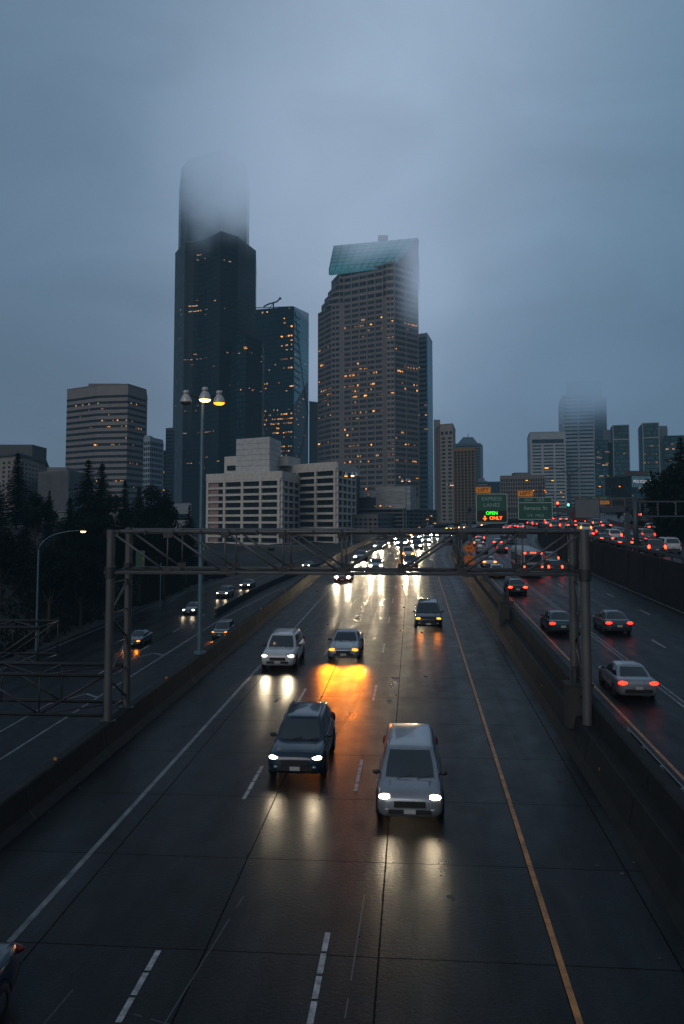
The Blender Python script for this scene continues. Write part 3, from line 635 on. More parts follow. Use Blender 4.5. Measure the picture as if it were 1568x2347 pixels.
# far sign frame over the raised road
DFS = 155.0
FS = thing('sign_support', 'thin grey box-frame sign support crossing the raised road', 'gantry', RP(31, DFS, 3.4), rz=-head(DFS))
def L2(px, py, d=DFS):
    q = (px - 947) / F; s = q * d / (1 + q * .0847); return s - off(d) - 31, CZ - (py - 1143) / F * (d - s * .0847) - 3.4
xa, za = L2(1340, 1147); xb, zb = L2(1427, 1166)
b = MB()
for z in (za, zb): b.box(((xa + xb) / 2, 0, z), (xb - xa, .14, .14))
for x in (xa, xb, lerp(xa, xb, .33), lerp(xa, xb, .66)): b.box((x, 0, (za + zb) / 2), (.14, .14, za - zb))
b.build('frame', M_STEEL, FS, world=False)
for x in (xa, xb): MB().box((x, 0, zb / 2), (.3, .3, zb)).build('post', M_STEELD, FS, world=False)
MS = thing('street_name_sign', 'small dark green Madison St sign above the orange ONLY plate', 'road sign', RP(31, DFS, 3.4), rz=-head(DFS))
xa, za = L2(1347.5, 1141.5); xb, zb = L2(1392, 1150.5)
panel(MS, 'panel', (xa + xb) / 2, (za + zb) / 2, xb - xa, za - zb, -.35, M_SIGNG, .08); text(MS, 'Madison St', .55, ((xa + xb) / 2, -.36, (za + zb) / 2), M_SIGNDIM)
OS = thing('only_plate', 'orange ONLY plate under the dark green Madison St sign', 'road sign', RP(31, DFS, 3.4), rz=-head(DFS))
xa, za = L2(1369, 1152); xb, zb = L2(1392, 1160)
panel(OS, 'panel', (xa + xb) / 2, (za + zb) / 2, xb - xa, za - zb, -.35, M_SIGNY, .05); text(OS, 'ONLY', .5, ((xa + xb) / 2, -.36, (za + zb) / 2), M_BLACK)
# tall plain post on the retaining wall
TP = thing('tall_post', 'tall plain blue-grey post standing on the retaining wall behind the tube gantry', 'post', RP(24.1, 94, 3.4))
MB().tube(RP(24.1, 94, 3.4), RP(24.1, 94, 9.6), .30, .26, n=14).build('post', M_BLUEST, TP, smooth=True)
b = MB(); b.box(RP(27.3, 94, 9.0), (6.2, .2, .16), -head(94)); b.box(RP(27.3, 94, 7.4), (6.2, .2, .16), -head(94))
for k_ in range(4): b.box(RP(24.6 + k_ * 1.9, 94, 8.2), (.14, .14, 1.6), -head(94))
b.build('arm', M_BLUEST, TP)
# traffic signals
M_SIGR = mat('signal_red', (.6, .02, .01), .4, emit=(1, .06, .02), estr=9)
M_SIGGR = mat('signal_green', (.02, .5, .35), .4, emit=(.05, 1, .62), estr=7)
for px, py, d, m, lab in ((1279, 1153, 210, M_SIGR, 'traffic signal showing red above the green exit sign'), (1304, 1157, 210, M_SIGGR, 'traffic signal showing green beside the blank sign panel'), (1468, 1179, 190, M_SIGR, 'traffic signal showing red against the dark gap by the panelled wall')):
    p = Vector(((px - CX) / F * d * CP, d, zf(py, d)))
    t = thing('traffic_signal', lab, 'traffic signal', (p.x, p.y, p.z - 1.6), 'traffic signals')
    b = MB(); b.box(p + Vector((0, .2, -.25)), (.55, .35, 1.5)); b.build('housing', M_BLACK, t)
    b = MB(); b.lathe((0, 0, 0), [(0, 0), (.30, 0), (.26, .06), (0, .12)], 14); b.v = [p + Vector((v.x, -v.z - .0, v.y)) for v in b.v]; b.build('lens', m, t, smooth=True)
    q = Vector((p.x, p.y + .3, ground_z(p.x, p.y)));  MB().tube(q, p + Vector((0, .3, .6)), .1, n=8).build('pole', M_STEELD, t)
# ------------------------------------------------------------------ buildings
def glassmat(name, col, rough=.12, cell=(1.5, 1.5, 3.4), var=.6, spec=.6, floors=None, fl_col=None, mull=None):
    """dark window glass whose panes differ a little from one another; floors = (height, share) paints slab-edge bands into the curtain wall"""
    m, nt, b = newmat(name)
    tcn = nt.nodes.new('ShaderNodeTexCoord'); mp = nt.nodes.new('ShaderNodeMapping'); mp.inputs['Scale'].default_value = tuple(1 / c for c in cell)
    nt.links.new(tcn.outputs['Object'], mp.inputs[0])
    fl = nt.nodes.new('ShaderNodeVectorMath'); fl.operation = 'FLOOR'; nt.links.new(mp.outputs[0], fl.inputs[0])
    wn = nt.nodes.new('ShaderNodeTexWhiteNoise'); nt.links.new(fl.outputs[0], wn.inputs['Vector'])
    n = nt.nodes.new('ShaderNodeTexNoise'); n.inputs['Scale'].default_value = .035; n.inputs['Detail'].default_value = 3; nt.links.new(tcn.outputs['Object'], n.inputs['Vector'])
    v = math_node(nt, 'MULTIPLY', math_node(nt, 'MULTIPLY_ADD', wn.outputs['Value'], 2 * var, 1 - var), math_node(nt, 'MULTIPLY_ADD', n.outputs['Fac'], .9, .55))
    sc_ = nt.nodes.new('ShaderNodeVectorMath'); sc_.operation = 'SCALE'; sc_.inputs[0].default_value = col; nt.links.new(v, sc_.inputs['Scale']); cout = sc_.outputs[0]
    rgh = math_node(nt, 'MULTIPLY_ADD', wn.outputs['Value'], .15, rough)
    if floors:
        sp = nt.nodes.new('ShaderNodeSeparateXYZ'); nt.links.new(tcn.outputs['Object'], sp.inputs[0])
        f = math_node(nt, 'FRACT', math_node(nt, 'DIVIDE', sp.outputs[2], floors[0])); lt = math_node(nt, 'LESS_THAN', f, floors[1])
        mx = nt.nodes.new('ShaderNodeMix'); mx.data_type = 'RGBA'; nt.links.new(lt, mx.inputs[0]); nt.links.new(cout, mx.inputs[6]); mx.inputs[7].default_value = (*fl_col, 1); cout = mx.outputs[2]
        if mull:
            e = math_node(nt, 'ADD', sp.outputs[0], math_node(nt, 'MULTIPLY', sp.outputs[1], .6))
            f2 = math_node(nt, 'LESS_THAN', math_node(nt, 'FRACT', math_node(nt, 'DIVIDE', e, mull)), .1)
            mx2 = nt.nodes.new('ShaderNodeMix'); mx2.data_type = 'RGBA'; nt.links.new(math_node(nt, 'MULTIPLY', f2, .6), mx2.inputs[0]); nt.links.new(cout, mx2.inputs[6]); mx2.inputs[7].default_value = (*fl_col, 1); cout = mx2.outputs[2]
    nt.links.new(cout, b.inputs['Base Color']); nt.links.new(rgh, b.inputs['Roughness']); b.inputs['Specular IOR Level'].default_value = spec
    return m
def litmat(name, col, s):
    m, nt, b = newmat(name)
    tcn = nt.nodes.new('ShaderNodeTexCoord'); mp = nt.nodes.new('ShaderNodeMapping'); mp.inputs['Scale'].default_value = (.9, .9, 2.2); nt.links.new(tcn.outputs['Object'], mp.inputs[0])
    n = nt.nodes.new('ShaderNodeTexNoise'); n.inputs['Scale'].default_value = .9; n.inputs['Detail'].default_value = 3; nt.links.new(mp.outputs[0], n.inputs['Vector'])
    r = nt.nodes.new('ShaderNodeMapRange'); r.inputs[1].default_value = .40; r.inputs[2].default_value = .66; r.inputs[3].default_value = .04 * s; r.inputs[4].default_value = s * 1.5; nt.links.new(n.outputs['Fac'], r.inputs[0])
    b.inputs['Base Color'].default_value = (.03, .025, .02, 1); b.inputs['Emission Color'].default_value = (*col, 1); nt.links.new(r.outputs[0], b.inputs['Emission Strength'])
    return m
M_LIT = litmat('lit_window_amber', (1, .36, .07), 1.5); M_LITW = litmat('lit_window_pale', (1, .58, .28), .62); M_LITD = litmat('lit_window_dim', (1, .42, .14), .26); M_LITH = litmat('lit_window_bright', (1, .40, .09), 2.6)
M_WIN = glassmat('window_glass', (.009, .014, .019), .25, spec=.10)
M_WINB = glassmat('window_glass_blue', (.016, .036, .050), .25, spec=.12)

M_WING = glassmat('granite_tower_glass', (.034, .040, .047), .3, spec=.08)
class Bld:
    def __init__(s, name, label, front, depth, z0, z1, wall, cat='building', group=None, back=None, lean=1.0):
        s.front = [bp(px, Y) for px, Y in front]
        if back is None:
            a, c = s.front[-1], s.front[0]; s.back = [(a[0] * (1 + depth / a[1] * .9), a[1] + depth), (c[0] * (1 + depth / c[1] * .9), c[1] + depth)]
        else: s.back = [bp(px, Y) for px, Y in back]
        s.plan = s.front + s.back; s.z0, s.z1 = z0, z1
        cx = sum(p[0] for p in s.plan) / len(s.plan); cyy = sum(p[1] for p in s.plan) / len(s.plan)
        s.root = thing(name, label, cat, (cx, cyy, z0), group); s.wallm = wall
        s.wall = MB().prism(s.plan, z0, z1).build('wall', wall, s.root)
    def seg(s, i): return Vector((*s.front[i], 0)), Vector((*s.front[i + 1], 0))
    def nrm(s, i):
        a, c = s.seg(i); d = (c - a).normalized(); return Vector((d.y, -d.x, 0))
    def ring(s, faces, z0, z1, o, mb=None, ins=0.):
        """quads along the chosen front faces, o metres proud"""
        mb = mb or MB()
        for i in faces:
            a, c = s.seg(i); n = s.nrm(i) * o; e = (c - a).normalized() * ins
            a, c = a + n + e, c + n - e
            mb.quad((a.x, a.y, z0), (c.x, c.y, z0), (c.x, c.y, z1), (a.x, a.y, z1))
        return mb
    def slab(s, faces, z0, z1, o, mb):               # a solid band, o proud
        for i in faces:
            a, c = s.seg(i); n = s.nrm(i) * o; e = (c - a).normalized() * (o * .4)
            p = [a + n - e, c + n + e, c - n * .3, a - n * .3]; mb.prism([(q.x, q.y) for q in p], z0, z1, bottom=True)
        return mb
    def bands(s, faces, z0, z1, n, frac, m, o=.06, ins=.15, name='window_band', lo=.3):
        h = (z1 - z0) / n
        for k in range(n): s.ring(faces, z0 + h * (k + lo), z0 + h * (k + lo + frac), o, ins=ins).build(name, m, s.root)
        s.fh, s.fz, s.lo, s.fr = h, z0, lo, frac
    def piers(s, i, ts, z0, z1, w, o, m, name='pier', one=False):
        a, c = s.seg(i); n = s.nrm(i); d = (c - a).normalized(); acc = MB()
        for t in ts:
            p = a.lerp(c, t); q = [p - d * w / 2 + n * o, p + d * w / 2 + n * o, p + d * w / 2 - n * .2, p - d * w / 2 - n * .2]
            mb = acc if one else MB(); mb.prism([(v.x, v.y) for v in q], z0, z1)
            if not one: mb.build(name, m, s.root)
        if one: acc.build(name, m, s.root)
    def grid(s, i, z0, z1, nf, nb, wf, hf, m, o=.07, name='window', limit=100, t0=0., t1=1., sk=None):
        """separate windows; past the limit the rest become one stuff part"""
        a, c = s.seg(i); n = s.nrm(i) * o; h = (z1 - z0) / nf; rest = None
        for f in range(nf):
            for k in range(nb):
                ta = lerp(t0, t1, (k + .5 - wf / 2) / nb); tb = lerp(t0, t1, (k + .5 + wf / 2) / nb)
                p, q = a.lerp(c, ta) + n, a.lerp(c, tb) + n; zz0 = z0 + h * (f + .5 - hf / 2); zz1 = zz0 + h * hf
                s.nw = getattr(s, 'nw', 0) + 1
                mb = MB()
                if s.nw > limit:
                    s.rest = getattr(s, 'rest', None) or MB(); mb = s.rest
                mb.quad((p.x, p.y, zz0), (q.x, q.y, zz0), (q.x, q.y, zz1), (p.x, p.y, zz1))
                if s.nw <= limit: mb.build(name, m, s.root)
    def flush(s, m, name='window'):
        if getattr(s, 'rest', None): tag(s.rest.build(name, m, s.root), kind='stuff')
    def lit(s, i, z0, fh, nf, nb, n, seed, wf=.7, hf=.3, lo=.35, o=.1, rows=None, mats=None, t0=0., t1=1., tall=None):
        a, c = s.seg(i); nn = s.nrm(i) * o; rr = random.Random(seed); used = set()
        for _ in range(n):
            f = rr.choice(rows) if (rows and rr.random() < .8) else rr.randrange(nf)
            k = rr.randrange(nb)
            if (f, k) in used: continue
            used.add((f, k)); wd = wf * (rr.uniform(.4, 1.0) if rr.random() < .75 else rr.uniform(1.0, 2.1))
            p = a.lerp(c, lerp(t0, t1, (k + .5 - wd / 2) / nb)) + nn; q = a.lerp(c, lerp(t0, t1, (k + .5 + wd / 2) / nb)) + nn
            zz = z0 + fh * (f + lo); hh = fh * hf * rr.uniform(.6, 1.1)
            MB().quad((p.x, p.y, zz), (q.x, q.y, zz), (q.x, q.y, zz + hh), (p.x, p.y, zz + hh)).build('lit_window', rr.choice(mats or [M_LIT, M_LIT, M_LITW, M_LITD, M_LITD, M_LITH]), s.root)
    def parapet(s, h, o, m, name='parapet', all_=True):
        mb = MB(); n = len(s.plan)
        for i in range(n):
            a, c = Vector((*s.plan[i], 0)), Vector((*s.plan[(i + 1) % n], 0)); d = (c - a).normalized(); nv = Vector((d.y, -d.x, 0)); e = d * o
            q = [a + nv * o - e * .9, c + nv * o + e * .9, c - nv * .4, a - nv * .4]; mb.prism([(v.x, v.y) for v in q], s.z1 - .02, s.z1 + h, bottom=True)
        mb.build(name, m, s.root)
    def penthouse(s, x0, x1, Y, dep, z1, m, name='penthouse'):
        a, c = bp(x0, Y), bp(x1, Y); mb = MB(); mb.prism([a, c, (c[0], Y + dep), (a[0], Y + dep)], s.z1 - .5, z1); return mb.build(name, m, s.root)

W_BROWN = mat('brown_granite', (.185, .158, .150), .6, var=.12, scale=.2)
W_BROWND = mat('dark_brown_granite', (.125, .108, .103), .6, var=.12, scale=.2)
W_BEIGE = mat('beige_stone', (.22, .185, .165), .7, var=.15, scale=.3)
W_GREY = mat('grey_ribbed_concrete', (.13, .135, .14), .75, var=.2, scale=.3)
W_GREYD = mat('dark_grey_cladding', (.040, .044, .048), .6, var=.2, scale=.3)
W_WHITE = mat('pale_precast', (.30, .33, .36), .65, var=.1, scale=.2)
W_WHITE2 = mat('pale_blue_panel', (.24, .29, .33), .6, var=.1, scale=.2)
W_CONC = concmat('jail_concrete', (.50, .455, .41), .22)
W_CONCP = concmat('plant_tower_concrete', (.43, .415, .40), .12)
W_PINK = mat('faded_pink_panel', (.26, .165, .145), .8, var=.2, scale=.8)
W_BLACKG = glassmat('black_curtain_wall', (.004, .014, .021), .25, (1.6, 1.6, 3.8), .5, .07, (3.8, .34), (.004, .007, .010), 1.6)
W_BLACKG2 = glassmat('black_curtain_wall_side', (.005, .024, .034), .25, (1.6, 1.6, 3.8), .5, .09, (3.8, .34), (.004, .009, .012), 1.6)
W_TEALG = glassmat('teal_curtain_wall', (.015, .078, .102), .25, (1.5, 1.5, 4.0), .5, .12, (4.0, .25), (.006, .016, .022), 1.5)
W_TEALL = glassmat('pale_sky_toned_teal_glass', (.26, .47, .52), .4, (1.5, 1.5, 4.0), .10, .2, (4.0, .08), (.14, .28, .32)); W_TEALL.node_tree.nodes['Principled BSDF'].inputs['Metallic'].default_value = .55  # on tower facets and flank the pale base stands in for reflected sky
W_TEALR = glassmat('teal_residential_glass', (.016, .066, .085), .25, (1.8, 1.8, 3.1), .6, .12, (3.1, .25), (.008, .018, .024), 1.8)
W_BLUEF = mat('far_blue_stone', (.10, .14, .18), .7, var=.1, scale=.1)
GZ = -6

# 1 banded brown block on the left
B = Bld('office_block', 'brown office block with dark ribbon windows and chamfered corners, left of the tallest tower', [(147, 500), (217, 484), (288, 480), (330, 500)], 40, GZ, zf(884, 484), W_BROWN)
zt = zf(905, 484); zb = zf(1180, 484); B.bands((0, 1, 2), zb, zt, 20, .42, M_WIN, ins=.0, lo=.45)
B.parapet(.5, .15, W_BROWND)
for i, n_, sd in ((0, 10, 1), (1, 22, 2), (2, 14, 3)): B.lit(i, zb, B.fh, 20, 14, n_, sd, rows=[18, 15, 14, 11, 8, 5], mats=[M_LITW, M_LITW, M_LITD, M_LIT], lo=.5, hf=.22)
B.penthouse(196, 270, 500, 16, zf(879, 500), W_BROWND)
# 2 older block with a heavy cornice at the left edge
B = Bld('cornice_block', 'older stone block with overhanging dark cornice and small square windows', [(-60, 372), (37, 350), (98, 392)], 50, GZ, zf(1046, 356), W_BEIGE)
zt = zf(1056, 356); zb = zf(1150, 356)
B.grid(1, zb, zt, 9, 8, .45, .5, M_WIN); B.grid(0, zb, zt, 9, 8, .45, .5, M_WIN); B.flush(M_WIN)
B.parapet(.9, 1.1, W_GREYD, 'cornice'); B.penthouse(-30, 70, 372, 18, zf(1019, 372), W_GREYD, 'roof_storey')
# 3 ribbed windowless block
B = Bld('ribbed_block', 'windowless grey block with fine vertical ribs and a low penthouse', [(87, 342), (154, 330), (196, 352)], 40, GZ, zf(1081, 333), W_GREY)
B.piers(0, [i / 30 for i in range(31)], zf(1170, 333), zf(1083, 333), .28, .22, W_GREY, 'ribs', one=True); B.piers(1, [(i + .3) / 14 for i in range(14)], zf(1170, 333), zf(1085, 333), .7, .3, W_GREY, 'ribs', one=True)
B.ring((1,), zf(1170, 333), zf(1085, 333), .05).build('dark_glazing', M_WIN, B.root); B.parapet(.4, .2, W_GREY); B.penthouse(105, 150, 345, 14, zf(1071, 345), W_GREY)
# 4 white grid block and slim neighbours
B = Bld('grid_block', 'pale office block with a white grid of square windows behind the conifers', [(326, 430), (341, 425), (370, 440)], 30, GZ, zf(1004, 427), W_WHITE2)
zt = zf(1010, 427); zb = zf(1160, 427); B.grid(1, zb, zt, 12, 7, .66, .62, M_WIN); B.grid(0, zb, zt, 12, 3, .66, .62, M_WIN); B.flush(M_WIN); B.penthouse(328, 340, 435, 8, zf(998, 435), W_WHITE2); B.parapet(.4, .1, W_WHITE2)
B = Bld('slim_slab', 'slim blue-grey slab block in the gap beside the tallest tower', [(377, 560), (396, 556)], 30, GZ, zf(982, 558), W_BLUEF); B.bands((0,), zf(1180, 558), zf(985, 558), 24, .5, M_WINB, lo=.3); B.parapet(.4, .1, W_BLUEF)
B = Bld('low_gap_block', 'small lit block glimpsed between the grid block and the slim slab', [(366, 520), (379, 518)], 20, GZ, zf(1034, 520), W_GREYD); B.bands((0,), zf(1180, 520), zf(1036, 520), 14, .5, M_WIN); B.lit(0, B.fz, B.fh, 14, 4, 14, 5); B.parapet(.4, .1, W_GREYD)
# 5 the tallest tower
t0 = [(393, 640), (416, 612)]
arc = []
for i in range(9):
    u = i / 8; px = lerp(416, 499, u); Y = lerp(612, 590, u) + 7 * math.sin(math.pi * u); arc.append((px, Y))
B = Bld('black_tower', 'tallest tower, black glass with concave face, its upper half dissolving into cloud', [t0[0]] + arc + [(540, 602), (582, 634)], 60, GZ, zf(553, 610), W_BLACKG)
B.fh = 3.8
B.parapet(.8, .1, mat('tower_coping', (.03, .045, .06), .5))
up = [bp(405, 655), bp(420, 640), bp(498, 622), bp(560, 650), bp(566, 700), bp(400, 705)]
up[0:0] = []
b = MB(); b.prism(up, zf(556, 640), zf(366, 640)); b.build('upper_shaft', W_BLACKG, B.root)
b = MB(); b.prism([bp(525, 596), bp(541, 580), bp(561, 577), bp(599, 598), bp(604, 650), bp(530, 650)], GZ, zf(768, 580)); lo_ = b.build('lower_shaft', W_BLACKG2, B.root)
rr = random.Random(12)
def towerlit(root, a, c, zrows, n, seed, wd, hd, mats, o=.12):
    rr = random.Random(seed); a, c = Vector((*bp(*a), 0)), Vector((*bp(*c), 0)); d = (c - a).normalized(); nn = Vector((d.y, -d.x, 0)) * o
    for _ in range(n):
        z = rr.choice(zrows); t = rr.uniform(.03, .95); w_ = rr.uniform(*wd); p = a.lerp(c, t) + nn; q = p + d * w_; z += rr.choice([0, 3.8, -3.8]) * (rr.random() < .25)
        MB().quad((p.x, p.y, z), (q.x, q.y, z), (q.x, q.y, z + hd), (p.x, p.y, z + hd)).build('lit_window', rr.choice(mats), root)
def zr(*ys, Y=600): return [zf(y, Y) for y in ys]
towerlit(B.root, (397, 635), (415, 613), zr(693, 706, 738, 760, 905), 8, 1, (1.5, 4), .5, [M_LITW, M_LITD])
for i in range(2, 8):
    p0, p1 = B.front[i], B.front[i + 1]
def t2(a, c, *ar, **kw): towerlit(B.root, a, c, *ar, **kw)
for k_ in range(8): t2(arc[k_], arc[k_ + 1], zr(693, 706, 818, 830, 903, 938, 990, 1060), 5 if k_ < 5 else 3, 20 + k_, (1.0, 3.6), .5, [M_LITW, M_LITD, M_LITD])
for k_ in range(1, 4):
    for y in (693.5, 706):
        a, c = Vector((*bp(*arc[k_]), 0)), Vector((*bp(*arc[k_ + 1]), 0)); d = (c - a).normalized(); nn = Vector((d.y, -d.x, 0)) * .12
        if k_ == 3 and y < 700: continue
        p, q = a + nn, c + nn - d * .6; z = zf(y, 600); MB().quad((p.x, p.y, z), (q.x, q.y, z), (q.x, q.y, z + .8), (p.x, p.y, z + .8)).build('lit_window', M_LITW, B.root)
t2((499, 590), (540, 602), zr(604, 725, 812, 885, 902), 7, 31, (.8, 2), .6, [M_LITW, M_LITD]); t2((541, 580), (561, 577), zr(812, 815, 892, 905), 5, 32, (.8, 2.5), .6, [M_LITW, M_LIT, M_LITD]); t2((561, 577), (599, 598), zr(903, 820, 900), 9, 33, (.8, 2.5), .5, [M_LITW, M_LITD])
t2((440, 600), (470, 596), zr(590, 600, 602), 9, 34, (.6, 1.6), .6, [M_LITW, M_LITD], o=3)
# 6 faceted glass tower
B = Bld('faceted_tower', 'teal glass tower with slanted folds and many amber windows beside the black tower', [(560, 742), (671, 716), (706, 752)], 45, GZ, zf(752, 716), W_TEALG)
bk = B.back
A_, C_, D_2 = B.front
ztop = zf(702, 716); zl = zf(704, 742); zr_ = zf(737, 752)
def P3(p, z): return (p[0], p[1], z)
b = MB()
b.add([P3(A_, B.z1), P3(C_, B.z1), P3(C_, ztop), P3(A_, zl - 3)], [(0, 1, 2, 3)])
b.add([P3(D_2, B.z1), P3(bk[0], B.z1), P3(bk[0], zf(720, 800)), P3(D_2, zr_)], [(0, 1, 2, 3)])
b.add([P3(A_, zl - 3), P3(C_, ztop), P3(D_2, zr_), P3(bk[0], zf(720, 800)), P3(bk[1], zl)], [(0, 1, 2, 3, 4)])
b.build('crown', W_TEALG, B.root)
b = MB(); b.add([P3(C_, B.z1), P3(D_2, B.z1), P3(D_2, zr_), P3(C_, ztop)], [(0, 1, 2, 3)])
n1 = B.nrm(1); a, c = B.seg(1); a2, c2 = a + n1 * .25, c + n1 * .25
zl2 = zf(948, 730)
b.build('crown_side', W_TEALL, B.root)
b = MB(); b.add([(a2.x, a2.y, zf(930, 716)), (c2.x, c2.y, zf(870, 752)), (c2.x, c2.y, zr_ - .3), (a2.x, a2.y, ztop - .3)], [(0, 1, 2, 3)]); b.build('sky_toned_facet', W_TEALL, B.root)  # upper part of the right face, coloured pale for the sky it mirrors
b = MB()
for k_ in range(12):
    y = 722 + 15.6 * k_; z = zf(y, 720); p = a.lerp(c, .03) + n1 * .4; q = a.lerp(c, .40 + .0 * k_) + n1 * .4
    b.quad((p.x, p.y, z - 1.0), (q.x, q.y, z - 2.2), (q.x, q.y, z - .8), (p.x, p.y, z + .5))
b.build('vent_slots', W_BLACKG, B.root)
ribm = mat('facet_rib', (.10, .16, .18), .3, .5)
def rib(i, pts, r=.35):
    a, c = B.seg(i); n = B.nrm(i) * .4; mb = MB(); mb.path([(*(a.lerp(c, t) + n).xy, zf(y, lerp((742, 716)[i], (716, 752)[i], t))) for t, y in pts], r, 6); mb.build('facet_rib', ribm, B.root)
rib(0, [(.95, 712), (.6, 775), (.3, 830), (.1, 872)], .45); rib(1, [(.08, 715), (.35, 800), (.6, 870), (.97, 945), (.75, 1000), (.35, 1065)], .4); rib(1, [(0, 702), (0, 900), (0, 1060)], .3); rib(0, [(.2, 706), (.98, 703)], .4)
B.lit(0, zf(1060, 720), 4.0, 34, 16, 84, 41, wf=1.3, hf=.3, rows=[0, 1, 2, 4, 6, 7, 8, 9, 10, 11, 16, 17], t0=.32, t1=.72, o=.2)
B.lit(0, zf(1060, 720), 4.0, 34, 5, 90, 42, wf=.95, hf=.32, rows=[0, 1, 2, 3, 5, 6, 8, 9, 10, 20, 22, 24, 25, 27, 29, 31], t0=.74, t1=.99, o=.2)
B.lit(1, zf(1060, 720), 4.0, 24, 8, 30, 43, wf=.8, hf=.18, mats=[M_LITW, M_LITD, M_LITD], t0=.05, t1=.9, o=.3)
cr_ = thing('roof_crane', 'small window-cleaning crane on the roof of the teal faceted tower', 'crane', (*bp(624, 750), zf(704, 750)))
b = MB(); p = Vector((*bp(624, 750), 0)); zc = zf(704, 750)
b.path([(p.x - 9, p.y, zc + .5), (p.x - 4, p.y, zc + 3.0), (p.x + 3, p.y, zc + 5.0), (p.x + 6, p.y, zc + 8.0)], .7, 6); b.box((p.x + 6, p.y, zc + 8.0), (2.2, 1.6, 1.6)); b.tube((p.x, p.y, zc - 1), (p.x, p.y, zc + 4.2), .6, n=8); b.tube((p.x - 4, p.y, zc - 1), (p.x, p.y, zc + 3.5), .3, n=6)
b.build('boom', mat('crane_grey', (.06, .075, .09), .6), cr_)
# 7 plain dark slab
B = Bld('dark_slab', 'plain dark slab tower in the gap left of the granite tower', [(708, 770), (731, 778)], 30, GZ, zf(920, 770), mat('dark_taupe', (.035, .032, .032), .7, var=.1)); B.bands((0,), zf(1080, 770), zf(924, 770), 20, .3, W_GREYD, o=.03); B.parapet(.3, .1, W_GREYD)
# 8 granite tower with the green sloping roof
FR = [(729, 650), (760, 626), (778, 622), (788, 623), (880, 604), (888, 600), (906, 598), (961, 616)]
B = Bld('granite_tower', 'broad granite tower with amber windows and a sloping green glass roof lost in cloud', FR, 44, GZ, zf(700, 626), W_BROWN)
GT = B
zb = zf(1140, 615); ztl = B.z1; nf = 36
B.bands((0, 1, 3, 5, 6), zb, ztl, nf, .56, M_WING, ins=.25, lo=.22)
tb = [(lerp(*x), y) for x, y in ()]
B.piers(0, [.0, .5, 1.0], GZ, ztl, .8, .28, W_BROWN, one=False); B.piers(1, [.0, .5], GZ, ztl, .6, .28, W_BROWN)
B.piers(3, [.01, .2, .4, .6, .8, .99], GZ, zf(622, 615), .75, .3, W_BROWN); B.piers(5, [.5], GZ, ztl, .5, .28, W_BROWN); B.piers(6, [.0, .48, 1.0], GZ, zf(600, 608), .75, .3, W_BROWN)
b = MB()
for f in range(nf):                                   # thin mullions of the centre bays
    pass
a, c = B.seg(3); n3 = B.nrm(3)
for k_ in range(30):
    p = a.lerp(c, (k_ + .5) / 30) + n3 * .14; b.box((p.x, p.y, (zb + ztl) / 2), (.12, .12, ztl - zb), math.atan2((c - a).y, (c - a).x))
a, c = B.seg(6); n3 = B.nrm(6)
for k_ in range(16):
    p = a.lerp(c, (k_ + .5) / 16) + n3 * .14; b.box((p.x, p.y, (zb + ztl) / 2), (.12, .12, ztl - zb), math.atan2((c - a).y, (c - a).x))
b.build('mullions', W_BROWND, B.root)
# stepped upper storeys on the left shoulder
prev = ztl
steps = [(736, 684), (743, 669), (751, 653), (759, 649)]
zs = [zf(y, 626) for y in (684, 669, 653, 626)]
back = [B.back[0], B.back[1]]
for (px, y), z in zip(steps, zs):
    pl = [bp(px, 648), bp(px + (760 - 729) * .55, 627)] + [bp(q, Y) for q, Y in FR[2:]] + [B.back[0], bp(px + 8, 690)]
    b = MB().prism(pl, prev - .01, z); b.build('upper_storey', W_BROWN, B.root)
    hh = z - prev; k2 = 1
    mb = MB()
    for (a, c) in zip(pl[:len(FR)], pl[1:len(FR)]):
        a, c = Vector((*a, 0)), Vector((*c, 0)); d = (c - a).normalized(); nn = Vector((d.y, -d.x, 0)) * .08
        if (c - a).length < 3: continue
        nfl = max(1, round(hh / B.fh))
        for q in range(nfl):
            za = prev + hh / nfl * (q + .22); zb2 = prev + hh / nfl * (q + .78); p1, p2 = a + nn + d * .3, c + nn - d * .3; mb.quad((p1.x, p1.y, za), (p2.x, p2.y, za), (p2.x, p2.y, zb2), (p1.x, p1.y, zb2))
    mb.build('window_band', M_WING, B.root); prev = z
# right flank rises to the ridge; the green roof slopes back to it
M_GRN = glassmat('green_roof_glass', (.040, .28, .29), .2, (4, 4, 4), .15, .5)
zE0, zE1, zR0, zR1 = zf(620, 628), zf(609, 600), zf(563, 672), zf(545, 628)
eL, eR = bp(753, 628), bp(905, 600); rL, rR = bp(765, 672), bp(962, 628)
b = MB(); b.add([(*bp(757, 640), zs[-1] - 1), (*eR, zs[-1] - 1), (*bp(961, 616), zs[-1] - 1), (*bp(965, 630), zR1), (*eR, zE1)], [(1, 2, 3, 4)]); b.build('gable', W_BROWND, B.root)
b = MB(); b.add([(*eL, zE0 - 3), (*bp(757, 626), zE0 - 4.5), (*eR, zE1 - 1), (*eR, zE1), (*rR, zR1), (*rL, zR0), (*eL, zE0)], [(0, 1, 2, 3, 6), (6, 3, 4, 5)]); b.build('green_roof', M_GRN, B.root)
b = MB()
for k_ in range(11):
    t = k_ / 10; p = Vector((*eL, zE0)).lerp(Vector((*eR, zE1)), t); q = Vector((*rL, zR0)).lerp(Vector((*rR, zR1)), t); u = Vector((0, -.3, .25)); b.tube(p + u, q + u, .16, n=5)
for k_ in range(1, 7):
    t = k_ / 7; p = Vector((*eL, zE0)).lerp(Vector((*rL, zR0)), t); q = Vector((*eR, zE1)).lerp(Vector((*rR, zR1)), t); u = Vector((0, -.3, .25)); b.tube(p + u, q + u, .12, n=5)
b.build('roof_mullions', mat('green_mullion', (.02, .12, .12), .5), B.root)
